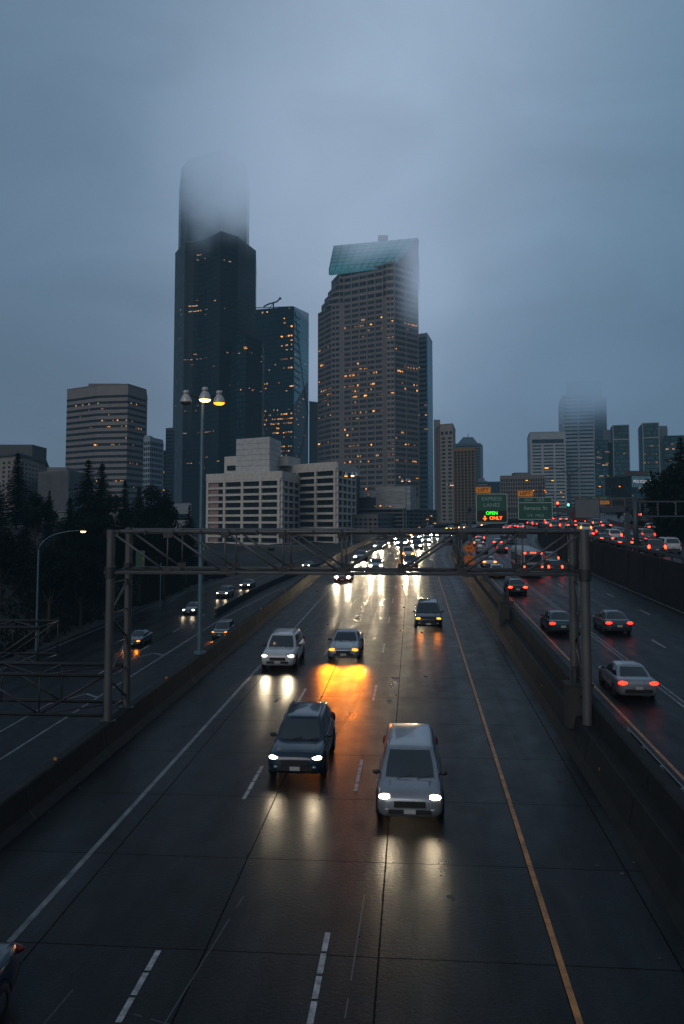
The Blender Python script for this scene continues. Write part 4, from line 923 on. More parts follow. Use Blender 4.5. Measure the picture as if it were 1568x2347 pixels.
b = MB(); b.add([(*rL, zR0), (*rR, zR1), (*bp(965, 690), zR1), (*bp(765, 700), zR0)], [(0, 1, 2, 3)]); b.add([(*rR, zR1), (*bp(961, 616), zs[-1] - 1), (*bp(966, 690), zs[-1]), (*bp(965, 690), zR1)], [(0, 1, 2, 3)]); b.box((*bp(880, 668), zf(546, 668)), (8, 6, 3)); b.build('roof_back', W_BROWND, B.root)
B.lit(3, zb, B.fh, nf, 15, 84, 51, wf=.8, hf=.32, rows=[31, 30, 23, 22, 20, 19, 18, 15, 14, 9, 7, 6, 5], lo=.32, o=.12)
B.lit(6, zb, B.fh, nf, 8, 44, 52, wf=.7, hf=.3, rows=[31, 23, 22, 20, 19, 9, 6], lo=.32, o=.12); B.lit(0, zb, B.fh, nf, 6, 34, 53, wf=.6, hf=.3, rows=[28, 20, 19, 18, 17, 15, 10], lo=.32, o=.12); B.lit(5, zb, B.fh, nf, 2, 10, 54, wf=.6, hf=.3, rows=[31, 28, 18, 9, 7], lo=.32, o=.12)
# 9 slim tower behind it
B = Bld('slim_glass_tower', 'slim pale tower with a glassy flank just right of the granite tower', [(958, 700), (982, 694), (994, 728)], 26, GZ, zf(765, 696), W_WHITE2)
zb = zf(1190, 696); zt = zf(770, 696); B.bands((0,), zb, zt, 38, .5, M_WIN, ins=.8); B.ring((1,), zb, zt, .08).build('glazed_flank', W_TEALL, B.root); b = MB()
for k_ in range(39): B.ring((1,), zb + (zt - zb) * k_ / 38 - .15, zb + (zt - zb) * k_ / 38 + .15, .16, mb=b)
b.build('floor_lines', W_WHITE2, B.root); B.lit(0, zb, B.fh, 38, 3, 6, 61, wf=.8, lo=.35); B.parapet(.5, .1, W_WHITE2)
# 10 beige tower
B = Bld('beige_tower', 'beige stone tower with stacked window columns between slim and gilded towers', [(997, 655), (1011, 612), (1040, 606), (1046, 650)], 20, GZ, zf(972, 606), W_BEIGE)
zb = zf(1195, 608); zt = zf(1000, 608); B.grid(1, zb, zt, 22, 2, .55, .5, M_WIN); B.grid(2, zb, zt, 22, 1, .7, .5, M_WIN); B.grid(1, zf(996, 608), zf(988, 608), 1, 3, .6, .9, M_WIN); B.flush(M_WIN)
B.parapet(.6, .15, W_BEIGE); MB().prism([bp(996, 640), bp(1011, 640), bp(1011, 660), bp(996, 660)], GZ, zf(962, 640)).build('stair_tower', W_BEIGE, B.root)
# 11 gilded tower
W_GOLD = mat('ochre_pier', (.17, .095, .025), .5, .2, var=.1); W_GOLDD = mat('brown_spandrel', (.055, .048, .042), .6, var=.15)
B = Bld('gilded_tower', 'brown tower with ochre vertical piers and an ochre top band', [(1042, 540), (1090, 532), (1095, 560)], 24, GZ, zf(1026, 534), W_GOLDD)
zb = zf(1200, 534); zt = zf(1033, 534); B.bands((0, 1), zb, zt, 24, .5, M_WIN); B.piers(0, [0, .17, .33, .5, .67, .83, 1], GZ, zt, .7, .3, W_GOLD); B.piers(1, [1], GZ, zt, .6, .3, W_GOLD); B.slab((0, 1), zt, zf(1026, 534) + .2, .3, MB()).build('top_band', W_GOLD, B.root)
# 12 far blue tower with stepped pyramid top
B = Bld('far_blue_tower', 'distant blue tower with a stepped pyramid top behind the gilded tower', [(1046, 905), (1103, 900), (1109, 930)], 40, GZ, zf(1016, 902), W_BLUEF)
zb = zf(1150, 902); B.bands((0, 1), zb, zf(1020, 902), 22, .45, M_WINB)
pl = [bp(1050, 908), bp(1098, 906), bp(1098, 936), bp(1050, 936)]; b = MB(); z0, z1 = zf(1016, 902), zf(1002, 915); p1 = [bp(1064, 914), bp(1086, 914), bp(1086, 926), bp(1064, 926)]
b.add([P3(p, z0) for p in pl] + [P3(p, z1) for p in p1], [(0, 1, 5, 4), (1, 2, 6, 5), (2, 3, 7, 6), (3, 0, 4, 7), (4, 5, 6, 7)]); b.build('pyramid_roof', W_BLUEF, B.root); MB().tube((*bp(1075, 918), z1), (*bp(1075, 918), z1 + 5), .4, .2, n=6).build('mast', W_GREYD, B.root)
# 13 low far blocks
B = Bld('far_low_block', 'pale low block with rooftop plant seen past the gilded tower', [(1095, 800), (1118, 798)], 30, GZ, zf(1102, 800), W_WHITE2); B.bands((0,), zf(1190, 800), zf(1104, 800), 12, .45, M_WINB); B.penthouse(1099, 1112, 806, 10, zf(1096, 806), W_WHITE2)
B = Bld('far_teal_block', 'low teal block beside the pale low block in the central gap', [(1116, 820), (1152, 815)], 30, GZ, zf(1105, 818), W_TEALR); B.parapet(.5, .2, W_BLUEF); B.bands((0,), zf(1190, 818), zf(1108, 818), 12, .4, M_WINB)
B = Bld('central_block', 'mid-rise grey block standing behind the EXPRESS LANES sign', [(1090, 620), (1152, 612)], 30, GZ, zf(1128, 615), W_GREYD); B.bands((0,), zf(1210, 615), zf(1131, 615), 10, .45, M_WIN); B.parapet(.4, .15, W_GREYD)
# 14 brown ribbed office
B = Bld('ribbed_office', 'wide brown office slab with close vertical ribs and a penthouse', [(1149, 515), (1251, 505)], 24, GZ, zf(1091, 510), W_BROWND)
zb = zf(1205, 510); zt = zf(1096, 510); B.bands((0,), zb, zt, 12, .62, M_WIN, lo=.2); B.piers(0, [i / 18 for i in range(19)], GZ, zf(1091, 510) + .3, .45, .35, mat('taupe_rib', (.15, .13, .12), .6)); B.penthouse(1182, 1217, 524, 10, zf(1083, 524), W_BROWND); B.parapet(.5, .1, W_BROWND)
# 15 white slab
B = Bld('white_slab', 'pale grey slab tower with three columns of long windows and flat top', [(1213, 735), (1218, 702), (1300, 696)], 30, GZ, zf(991, 700), W_WHITE)
zb = zf(1200, 700); zt = zf(1018, 700)
for t0_, t1_ in ((.06, .32), (.37, .66), (.70, .97)): B.grid(1, zb, zt, 24, 1, .96, .42, M_WINB, t0=t0_, t1=t1_)
B.flush(M_WINB); B.ring((1,), zf(1016, 700), zf(1007, 700), .1, ins=1.5).build('louvre_band', M_WINB, B.root); B.ring((0,), zb, zf(995, 700), .06).build('dark_flank', M_WIN, B.root); B.parapet(.5, .15, W_WHITE)
# 16 banded tower vanishing in cloud
B = Bld('banded_tower', 'tall white and dark banded tower whose top vanishes in cloud on the right', [(1287, 790), (1296, 752), (1366, 745), (1396, 770)], 40, GZ, zf(905, 750), W_WHITE)
zb = zf(1195, 748); zt = zf(907, 748); B.bands((1,), zb, zt, 34, .45, M_WINB, ins=.6, lo=.3); B.ring((2,), zb, zt, .06).build('glazed_flank', W_TEALR, B.root); B.piers(1, [.0, .49, 1.0], GZ, zt, 1.3, .35, W_WHITE2)
for k_ in range(14): B.ring((0,), zf(1150 - 15 * k_, 770), zf(1144 - 15 * k_, 770), .1).build('flank_window', M_WIN, B.root)
b = MB().prism([bp(1303, 765), bp(1385, 762), bp(1387, 790), bp(1303, 790)], zf(906, 750), zf(872, 760)); b.build('upper_shaft', W_WHITE2, B.root)
# 17-18 teal twin towers
B = Bld('teal_tower', 'dark teal glass tower with stepped shoulders beside the banded tower', [(1405, 668), (1410, 652), (1447, 648)], 24, GZ, zf(975, 650), W_TEALR, group='teal glass towers')
zb = zf(1190, 650); B.ring((1,), zf(1008, 650), zf(1006, 650), .2).build('string_course', W_WHITE2, B.root); B.parapet(.5, .15, W_WHITE2); B.lit(1, zb, 3.1, 22, 8, 14, 71, wf=.6, mats=[M_LITD, M_LITD, M_LITW], o=.2); B.piers(1, [0, 1], GZ, zf(975, 650), .5, .25, W_WHITE2)
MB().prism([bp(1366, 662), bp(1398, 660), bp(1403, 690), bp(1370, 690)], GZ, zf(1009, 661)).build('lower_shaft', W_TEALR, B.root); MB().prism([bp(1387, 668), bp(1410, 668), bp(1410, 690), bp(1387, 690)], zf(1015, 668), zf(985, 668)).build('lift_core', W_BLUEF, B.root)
towerlit(B.root, (1368, 662), (1397, 660), [zf(y, 661) for y in (1037, 1050, 1063, 1078, 1092)], 14, 72, (1, 3), .7, [M_LITD, M_LITW, M_LITD])
B = Bld('teal_tower', 'dark teal glass tower at the far right, partly hidden by dark trees', [(1470, 650), (1479, 622), (1516, 618)], 24, GZ, zf(970, 620), W_TEALR, group='teal glass towers')
zb = zf(1190, 620); B.ring((1,), zf(1004, 620), zf(1002, 620), .2).build('string_course', W_WHITE2, B.root); B.parapet(.5, .15, W_WHITE2); B.lit(1, zb, 3.1, 21, 8, 16, 73, wf=.6, mats=[M_LITD, M_LITD, M_LITW], o=.2); B.piers(1, [0, 1], GZ, zf(970, 620), .5, .25, W_WHITE2)
MB().prism([bp(1514, 640), bp(1535, 640), bp(1536, 660), bp(1514, 660)], GZ, zf(976, 640)).build('lift_core', W_BLUEF, B.root); MB().prism([bp(1527, 632), bp(1582, 628), bp(1582, 660), bp(1527, 660)], GZ, zf(998, 630)).build('lower_shaft', W_TEALR, B.root); towerlit(B.root, (1528, 632), (1578, 628), [zf(y, 630) for y in (1030, 1045, 1060)], 8, 74, (1, 3), .7, [M_LITD, M_LITW])
# 19 clinic building
B = Bld('clinic_building', 'dark low glass building with white POLYCLINIC letters on its roof band', [(1389, 440), (1449, 425), (1504, 430)], 40, GZ, zf(1091, 428), W_TEALR)
B.ring((1,), zf(1117, 428), zf(1092, 428), .1, ins=.3).build('sign_band', W_TEALL, B.root); b = MB(); b.prism([bp(1433, 440), bp(1487, 440), bp(1487, 460), bp(1433, 460)], B.z1 - .5, zf(1079, 440)); b.build('roof_storey', mat('rusty_brown_cladding', (.05, .036, .032), .7), B.root)
B.ring((0,), zf(1150, 432), zf(1094, 432), .1).build('dark_front', M_WIN, B.root); B.parapet(.3, .15, W_GREYD)
a, c = B.seg(1); p = a.lerp(c, .46) + B.nrm(1) * .25
tx = text(B.root, 'POLYCLINIC', 2.0, (p.x - B.root.location.x, p.y - B.root.location.y, zf(1104, 427) - B.z0), mat('lit_white_letters', (.6, .6, .62), .5, emit=(.85, .88, 1), estr=.45), rz=math.atan2((c - a).y, (c - a).x))
B.lit(1, zf(1190, 428), 3.5, 6, 10, 10, 75, mats=[M_LITD])
# 20 the concrete jail
def frame_block(name, B, corners, z0, z1, rows, bays, roofh, jail=True):
    pass
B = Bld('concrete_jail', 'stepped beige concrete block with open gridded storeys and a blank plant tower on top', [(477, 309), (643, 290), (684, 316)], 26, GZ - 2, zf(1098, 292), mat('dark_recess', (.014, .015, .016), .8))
def jailblock(wallpts, z0, z1, ztop, faces, nfl, fr, pk, first):
    """slabs, piers and recessed windows on a block; faces: list of (a, c, pier fractions, pink share)"""
    h = (z1 - z0) / nfl
    fmb = MB()
    for a, c, ts, pink in faces:
        a, c = Vector((*a, 0)), Vector((*c, 0)); d = (c - a).normalized(); n = Vector((d.y, -d.x, 0)); Lh = (c - a).length
        def bar(pa, pb, za, zb_, o0, o1):
            q = [pa + n * o1, pb + n * o1, pb + n * o0, pa + n * o0]; fmb.prism([(v.x, v.y) for v in q], za, zb_, bottom=True)
        for k_ in range(nfl + 1):
            zz = z0 + h * k_; bar(a - d * .3, c + d * .3, zz - h * .16, zz + h * .16, -.3, .62)
        bar(a - d * .66, c + d * .66, z1 + h * .15, ztop, -.3, .66)
        for i_, t in enumerate(ts):
            p = a.lerp(c, t); w_ = .5; bar(p - d * w_, p + d * w_, z0 - 6, z1 + .1, -.3, .66)
        bar(a - d * .3, c + d * .3, z0 - 6.0, z0 - h * .9, -.3, .55)
        for k_ in range(nfl):
            for ta, tb_ in zip(ts, ts[1:]):
                pa, pb = a.lerp(c, ta) + d * .7 + n * .05, a.lerp(c, tb_) - d * .7 + n * .05
                zz0, zz1 = z0 + h * (k_ + .22), z0 + h * (k_ + .82)
                pinkhere = pink and ta == ts[0]
                if pinkhere:
                    pm = pa.lerp(pb, .64); MB().quad((pa.x, pa.y, zz0 - .1), (pm.x, pm.y, zz0 - .1), (pm.x, pm.y, zz1 + .15), (pa.x, pa.y, zz1 + .15)).build('infill_panel', W_PINK if pink == 1 else W_CONC, B.root); pa = pm
                wq = MB().quad((pa.x, pa.y, zz0), (pb.x, pb.y, zz0), (pb.x, pb.y, zz1), (pa.x, pa.y, zz1))
                B.nw = getattr(B, 'nw', 0) + 1
                if B.nw <= 100: wo = wq.build('window', M_WIN, B.root)
                else:
                    B.rest = getattr(B, 'rest', None) or MB(); B.rest.quad((pa.x, pa.y, zz0), (pb.x, pb.y, zz0), (pb.x, pb.y, zz1), (pa.x, pa.y, zz1))
                rb.tube(pa + n * .3 + Vector((0, 0, zz0 + .35)), pb + n * .3 + Vector((0, 0, zz0 + .35)), .05, n=5); rb.tube(pa + n * .3 + Vector((0, 0, zz0 + .12)), pb + n * .3 + Vector((0, 0, zz0 + .12)), .05, n=5)
    fmb.build('concrete_frame', W_CONC, B.root)
rb = MB()
zA1, zA0 = zf(1099, 291), zf(1247, 291)
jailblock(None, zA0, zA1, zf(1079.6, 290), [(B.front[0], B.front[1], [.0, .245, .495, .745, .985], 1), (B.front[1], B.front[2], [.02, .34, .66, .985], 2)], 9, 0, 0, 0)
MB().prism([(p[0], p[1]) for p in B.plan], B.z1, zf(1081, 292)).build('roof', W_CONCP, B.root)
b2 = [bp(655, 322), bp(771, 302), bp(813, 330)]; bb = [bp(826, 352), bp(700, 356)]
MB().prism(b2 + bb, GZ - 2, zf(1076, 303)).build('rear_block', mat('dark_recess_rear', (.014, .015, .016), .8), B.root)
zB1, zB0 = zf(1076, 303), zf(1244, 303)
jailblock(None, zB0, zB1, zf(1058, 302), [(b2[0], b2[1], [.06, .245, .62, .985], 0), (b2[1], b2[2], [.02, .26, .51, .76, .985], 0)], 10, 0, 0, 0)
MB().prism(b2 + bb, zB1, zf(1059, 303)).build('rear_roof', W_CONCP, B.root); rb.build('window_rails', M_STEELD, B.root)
B.flush(M_WIN)
pt = [bp(540, 311), bp(617, 302), bp(644, 320), bp(570, 332)]; z0, z1 = zf(1086, 300), zf(1003, 305)
MB().prism(pt, z0, z1).build('plant_tower', W_CONCP, B.root)
b = MB()
for k_ in range(1, 6):
    z = lerp(zf(1080, 305), z1, k_ / 6)
    for (a, c) in ((pt[0], pt[1]), (pt[1], pt[2])):
        a, c = Vector((*a, 0)), Vector((*c, 0)); d = (c - a).normalized(); nn = Vector((d.y, -d.x, 0)) * .03; b.quad(a + nn + Vector((0, 0, z - .05)), c + nn + Vector((0, 0, z - .05)), c + nn + Vector((0, 0, z + .05)), a + nn + Vector((0, 0, z + .05)))
b.build('panel_joints', mat('joint_grey', (.12, .115, .11), .8), B.root)  # darker grey strips along the panel joints
MB().prism([bp(619, 318), bp(658, 314), bp(688, 326), bp(650, 334)], zf(1066, 312), zf(1046, 316)).build('plant_box', W_CONCP, B.root)
MB().prism([bp(513, 318), bp(541, 314), bp(541, 330), bp(515, 334)], zf(1090, 312), zf(1046, 316)).build('stair_head', W_CONC, B.root)
p = [bp(519, 316.5), bp(538, 313.9)]; MB().quad((*p[0], zf(1078, 315)), (*p[1], zf(1078, 315)), (*p[1], zf(1067, 315)), (*p[0], zf(1067, 315))).build('dark_opening', M_WIN, B.root)
# dark podium under the jail
B = Bld('dark_podium', 'low dark building at the foot of the jail with two green lights', [(545, 262), (700, 255)], 16, GZ - 3, zf(1252, 258), W_GREYD)
MB().prism([bp(470, 268), bp(548, 264), bp(548, 280), bp(470, 284)], GZ - 3, zf(1262, 266)).build('side_wing', mat('pale_wing_wall', (.13, .14, .15), .7, var=.2), B.root)
B.ring((0,), zf(1272, 258), zf(1257, 258), .1, ins=10).build('window_band', M_WIN, B.root)
for px in (619.5, 642.5):
    p = bp(px, 256.5); MB().box((p[0], p[1] - 1.2, zf(1279, 257)), (.9, .5, .45)).build('green_light', mat('green_lamp', (.1, .9, .1), .4, emit=(.12, 1, .05), estr=5), B.root)
B = Bld('low_pale_building', 'low pale windowless building peeping out behind the conifers', [(378, 235), (437, 230)], 14, GZ - 4, zf(1153, 232), mat('pale_metal_cladding', (.17, .19, .21), .6, var=.1)); B.parapet(.2, .1, W_GREYD); B.ring((0,), zf(1192, 232), zf(1178, 232), .1, ins=.5).build('window_band', M_WIN, B.root)
# 21 blocks below the granite tower
B = Bld('parking_garage', 'dark parking garage with a pale wavy screen on its roof below the granite tower', [(812, 345), (925, 335), (1000, 372)], 24, GZ - 2, zf(1166, 338), W_GREYD)
MB().prism([bp(862, 346), bp(941, 336), bp(954, 352), bp(880, 360)], B.z1 - .5, zf(1115, 340)).build('screen', mat('wavy_screen', (.30, .31, .32), .5, .1, var=.5, scale=.6, stretch=(.25, .25, 3)), B.root)
zt = zf(1168, 352); zb = zf(1212, 352); B.bands((0, 1), zb, zt, 5, .6, M_WIN, o=.1); b = MB()
for k_ in range(6): B.slab((0, 1), zb + (zt - zb) * k_ / 5 - .25, zb + (zt - zb) * k_ / 5 + .25, .35, b)
b.build('deck_edges', mat('deck_concrete', (.11, .115, .12), .7, var=.2), B.root); B.piers(1, [i / 7 for i in range(8)], GZ, zt, .5, .2, W_GREY)
B.lit(0, zf(1166, 340), 2.4, 1, 10, 7, 81, wf=.5, hf=.2, o=.4); B.lit(1, zb, B.fh, 5, 8, 6, 82, wf=.5, hf=.2, o=.4)
for px in (831, 858): a = bp(px, 350); MB().box((a[0], a[1], zf(1128, 350) - 1), (3.0, 3, 2.6)).build('cooling_unit', W_WHITE, B.root)
MB().prism([bp(813, 352), bp(868, 348), bp(870, 362), bp(815, 366)], B.z1 - .5, zf(1138, 350)).build('plant_deck', W_GREYD, B.root)
B = Bld('grey_office', 'low grey office with rows of square windows beside the jail, above the traffic', [(800, 322), (866, 316), (926, 352)], 16, GZ - 2, zf(1181, 320), mat('mid_grey_render', (.12, .12, .125), .7, var=.15))
zt = zf(1186, 322); zb = zf(1216, 322); B.grid(0, zb, zt, 3, 6, .6, .5, M_WIN); B.grid(1, zb, zt, 3, 10, .55, .5, M_WIN); B.flush(M_WIN); B.parapet(.4, .1, W_GREY)
B = Bld('long_podium', 'long low dark block closing the road end under the beige tower', [(925, 430), (1095, 420)], 20, GZ - 2, zf(1199, 424), W_GREYD); B.bands((0,), zf(1212, 424), zf(1201, 424), 2, .5, M_WIN); B.parapet(.3, .1, W_GREYD)
B = Bld('road_end_block', 'low dark building behind the green signs where the lanes disappear', [(1090, 455), (1300, 445)], 20, GZ - 2, zf(1188, 450), W_GREYD); B.bands((0,), zf(1206, 450), zf(1190, 450), 3, .5, M_WIN); B.parapet(.3, .1, W_GREYD)
B = Bld('overpass_block', 'black block beyond the raised road under the clinic building', [(1392, 300), (1512, 292)], 24, GZ, zf(1142, 296), mat('black_wall', (.010, .011, .012), .8)); B.bands((0,), zf(1190, 296), zf(1146, 296), 4, .4, M_WIN); B.parapet(.3, .1, W_GREYD)  # wall has a near-black base colour
# ------------------------------------------------------------------ trees and undergrowth
M_NEEDLE = mat('dark_needles', (.006, .012, .010), .95, var=.5, scale=.6, spec=.05)
M_LEAF = mat('dark_leaves', (.006, .011, .008), .95, var=.5, scale=.5, spec=.05)
M_BARK = mat('dark_bark', (.018, .014, .011), .9, var=.3)
def conifer_meshes(seed, h=24., spread=.30, gaps=.15):
    rr = random.Random(seed); tr = MB(); tr.path([(math.sin(i * .9 + seed) * .12, math.cos(i * .7 + seed) * .1, h * i / 8) for i in range(9)], .42, 8, .04)
    cb_ = MB(); z = h * .07; 
    while z < h * .985:
        t = z / h; R_ = h * spread * (1 - t) ** .85 * rr.uniform(.75, 1.15) + .25
        nb = 5 if t > .8 else 8; a0 = rr.uniform(0, 6.28)
        for k_ in range(nb):
            if rr.random() < gaps: continue
            a = a0 + k_ * 6.283 / nb + rr.uniform(-.25, .25); L_ = R_ * rr.uniform(.55, 1.2); droop = rr.uniform(.12, .34)
            n = max(3, int(L_ / .42))
            for i in range(n):
                u = (i + .5) / n; x = L_ * u; zz = z + .10 * L_ * u - droop * L_ * u * u + rr.uniform(-.12, .12)
                w_ = .42 * (1.15 - u * .6) * (1 + .1 * L_); c = Vector((x * math.cos(a), x * math.sin(a), zz)); d = Vector((math.cos(a), math.sin(a), -.25)); s_ = Vector((-math.sin(a), math.cos(a), 0))
                for sg in (-1, 1):
                    tip = c + d * w_ * .9 + s_ * sg * w_ * rr.uniform(.7, 1.5) + Vector((0, 0, rr.uniform(-.35, .02)))
                    cb_.add([c - d * w_ * .6, tip, c + d * w_ * .8 + Vector((0, 0, rr.uniform(-.1, .1)))], [(0, 1, 2)])
                if rr.random() < .8: cb_.add([c - s_ * .22, c + s_ * .22, c + Vector((rr.uniform(-.15, .15), rr.uniform(-.15, .15), -rr.uniform(.35, .8)))], [(0, 1, 2)])
        z += h * .017 + .12 * rr.random()
    cb_.add([(-.08, 0, h * .96), (.08, 0, h * .96), (0, 0, h * 1.035)], [(0, 1, 2)]); cb_.add([(0, -.08, h * .96), (0, .08, h * .96), (0, 0, h * 1.035)], [(0, 1, 2)])
    return tr, cb_
def leafy_meshes(seed, h=16., r=6.):
    rr = random.Random(seed); tr = MB(); tr.tube((0, 0, 0), (0, 0, h * .45), .4, .25, n=8)
    cl = []
    for i in range(9):
        a = rr.uniform(0, 6.28); q = rr.uniform(.2, .75) * r; p = Vector((q * math.cos(a), q * math.sin(a), h * rr.uniform(.4, .9))); tr.tube((0, 0, h * .35), p, .14, .04, n=6); cl.append((p, rr.uniform(.22, .42) * r))
    cl.append((Vector((0, 0, h * .93)), r * .3)); cb_ = MB()
    for p, q in cl:
        for _ in range(430):
            v = Vector((rr.gauss(0, 1), rr.gauss(0, 1), rr.gauss(0, .8))); v = v.normalized() * q * (rr.random() ** .4); c = p + v; s_ = rr.uniform(.16, .42)
            u = Vector((rr.uniform(-1, 1), rr.uniform(-1, 1), rr.uniform(-1, 1))).normalized() * s_; w_ = u.orthogonal().normalized() * s_ * .8; cb_.quad(c - u, c - w_ * .6, c + u, c + w_ * .6)
    return tr, cb_
PROTO = {}
def tree(kind, label, px, top, Y, group, hnom=24., wide=1.0):
    x, y = bp(px, Y); zg = ground_z(x, y) - .3; H_ = zf(top, Y) - zg
    rz = random.uniform(0, 6.28)
    o = thing('conifer_tree' if kind[0] == 'c' else 'broadleaf_tree', label, 'tree', (x, y, zg), group, rz=rz); k_ = H_ / (24. if kind[0] == 'c' else 16.)
    o.scale = (k_ * wide, k_ * wide, k_)
    if kind not in PROTO:
        s = {'c1': lambda: conifer_meshes(1, 24, .31), 'c2': lambda: conifer_meshes(2, 24, .42, .28), 'c3': lambda: conifer_meshes(5, 24, .22, .15), 'b1': lambda: leafy_meshes(4), 'b2': lambda: leafy_meshes(9, 16, 7)}[kind]()
        PROTO[kind] = (s[0].build('trunk', M_BARK, o, world=False), s[1].build('crown', M_NEEDLE if kind[0] == 'c' else M_LEAF, o, world=False))
    else:
        for ch_ in PROTO[kind]:
            c = ch_.copy(); COL.objects.link(c); c.parent = o
GT_ = 'dark trees on the bank left of the sunken ramp'
for a in [('c1', 'tall dark conifer in front of the corniced block', 37, 1034, 150, 1.0), ('c3', 'thin dark conifer below the ribbed windowless block', 112, 1122, 140, .8),
          ('c2', 'broad dark conifer with long drooping boughs in front of the banded block', 200, 1052, 135, .95), ('c3', 'narrow dark conifer with a spiky tip touching the banded block', 232, 1059, 146, 1.1),
          ('c3', 'small-topped dark conifer under the right half of the banded block', 285, 1099, 158, 1.0), ('c1', 'dark conifer in front of the pale grid block', 318, 1112, 165, .9),
          ('b1', 'rounded dark broadleaf tree below the pale grid block', 346, 1118, 158, 1.0), ('b2', 'spreading dark broadleaf tree beside the low pale building', 378, 1150, 150, .9),
          ('c2', 'lone small conifer in front of the low pale building', 434, 1156, 168, .7), ('c1', 'dark conifer cut by the picture edge under the corniced block', -6, 1100, 140, 1.1),
          ('b1', 'dark rounded tree between the corniced and ribbed blocks', 80, 1135, 128, 1.0), ('c3', 'short dark conifer tucked beside the broad drooping conifer', 160, 1138, 128, 1.2),
          ('b2', 'dark rounded tree under the narrow spiky conifer', 255, 1140, 135, 1.0), ('c1', 'shadowed conifer behind the curved street lamp', 60, 1180, 112, 1.1),
          ('b2', 'dark tree behind the curved street lamp arm', 140, 1192, 112, 1.0), ('b1', 'dark tree behind the lit street lamp head', 205, 1188, 118, 1.0), ('b2', 'dark tree left of the gantry post', 265, 1195, 122, 1.0),
          ('b1', 'dark tree behind the first gantry panel', 322, 1200, 128, 1.0), ('b2', 'dark tree behind the second gantry panel', 378, 1205, 138, .9), ('b1', 'dark tree under the lone small conifer', 428, 1218, 152, .8),
          ('b1', 'black tree at the left edge beside the street lamp', 5, 1215, 100, 1.1), ('b1', 'low black tree beneath the street lamp bend', 118, 1262, 98, 1.0), ('b2', 'low black tree near the gantry leg', 190, 1268, 104, .9)]:
    tree(a[0], a[1], a[2], a[3], a[4], GT_, wide=a[5])
GR_ = 'dark trees above the panelled wall'
for a in [('c2', 'tall black conifer above the panelled wall at the right edge', 1566, 1000, 138, 1.0), ('b1', 'black bushy tree on top of the panelled wall', 1530, 1082, 142, .9), ('b2', 'black tree behind the end of the panelled wall', 1512, 1128, 150, .7), ('b1', 'black tree at the right edge beneath the tall conifer', 1560, 1075, 120, .9), ('b2', 'dark tree filling the gap under the clinic building', 1465, 1150, 205, .8), ('b1', 'dark tree right of the sign frame', 1420, 1168, 215, .7)]:
    tree(a[0], a[1], a[2], a[3], a[4], GR_, wide=a[5])
# undergrowth on both banks
b = MB(); rr = random.Random(8)
for _ in range(9000):
    d = rr.uniform(36, 175); s = -40.8 - abs(rr.gauss(0, 7)); p = RP(s, d, 0); z = ground_z(p.x, p.y); h = rr.uniform(.2, 1.1); r_ = rr.uniform(.15, .5); a = rr.uniform(0, 3.14)
    u = Vector((math.cos(a), math.sin(a), 0)) * r_; q = Vector((p.x, p.y, z - .05)); t = q + Vector((rr.uniform(-.3, .3), rr.uniform(-.3, .3), h)); b.add([q - u, q + u, t], [(0, 1, 2)])
tag(b.build('undergrowth', mat('bank_undergrowth', (.010, .010, .007), .95, var=.5, scale=.3, spec=.05)), kind='stuff')
b = MB(); rr = random.Random(18)
for _ in range(5000):
    d = rr.uniform(60, 190); s = 41.2 + abs(rr.gauss(0, 6)); p = RP(s, d, 0); z = ground_z(p.x, p.y); h = rr.uniform(.4, 2.2); r_ = rr.uniform(.3, .8); a = rr.uniform(0, 3.14)
    u = Vector((math.cos(a), math.sin(a), 0)) * r_; q = Vector((p.x, p.y, z - .05)); t = q + Vector((rr.uniform(-.5, .5), rr.uniform(-.5, .5), h)); b.add([q - u, q + u, t], [(0, 1, 2)])
tag(b.build('bank_shrubbery', M_LEAF), kind='stuff')

# ------------------------------------------------------------------ street lamps
M_LAMPO = mat('lamp_orange', (.9, .4, .05), .4, emit=(1, .27, .02), estr=3.4)
M_LAMPW = mat('lamp_warm', (.9, .7, .4), .4, emit=(1, .62, .26), estr=7)
M_LAMPOFF = mat('lamp_unlit', (.10, .11, .12), .3)
M_BELL = mat('pale_bell_housing', (.42, .43, .44), .35, .2, var=.1)
M_POLE = mat('teal_grey_pole', (.085, .150, .185), .4, .3, var=.2, scale=.8)
def bell_lamp(s, d, base, h, label, states, k=1.0, span=.9):
    p = RP(s, d, base); t = thing('street_lamp', label, 'street lamp', p, 'three-headed bell lamps on the concrete barrier')
    b = MB(); b.tube(p, p + Vector((0, 0, h)), .15 * k, .095 * k, n=14); b.tube(p, p + Vector((0, 0, .12)), .34 * k, n=14); b.tube(p + Vector((0, 0, h * .33)), p + Vector((0, 0, h * .33 + .06)), .165 * k, n=14); b.build('pole', M_POLE, t, smooth=False)
    top = p + Vector((0, 0, h))
    for i, (vx, vy, m) in enumerate(states):
        e = top + Vector((vx, vy, .05)); a = MB(); a.path([top - Vector((0, 0, .05)), top.lerp(e, .5) + Vector((0, 0, .10)), e + Vector((0, 0, .12))], .045 * k, 6); ao = a.build('arm', M_STEELD, t)
        hb = MB(); hb.lathe(e, [(.0, .42 * k), (.13 * k, .42 * k), (.17 * k, .36 * k), (.17 * k, .22 * k), (.13 * k, .2 * k), (.20 * k, .12 * k), (.28 * k, -.04 * k), (.33 * k, -.2 * k), (.34 * k, -.27 * k), (.30 * k, -.26 * k)], 20); ho = hb.build('lamp_shade', M_BELL, ao, smooth=True)
        lb = MB(); lb.lathe(e, [(.315 * k, -.26 * k), (.28 * k, -.33 * k), (.18 * k, -.39 * k), (0, -.41 * k)], 18); lb.build('lamp_glass', m, ho, smooth=True)
    return t
bell_lamp(-11.7, 45.8, 1.0, 14.1, 'big three-headed bell lamp on a tall teal pole beside the gantry, two heads lit', [(-.95, .1, M_LAMPOFF), (.28, -.95, M_LAMPW), (.88, .25, M_LAMPO)])
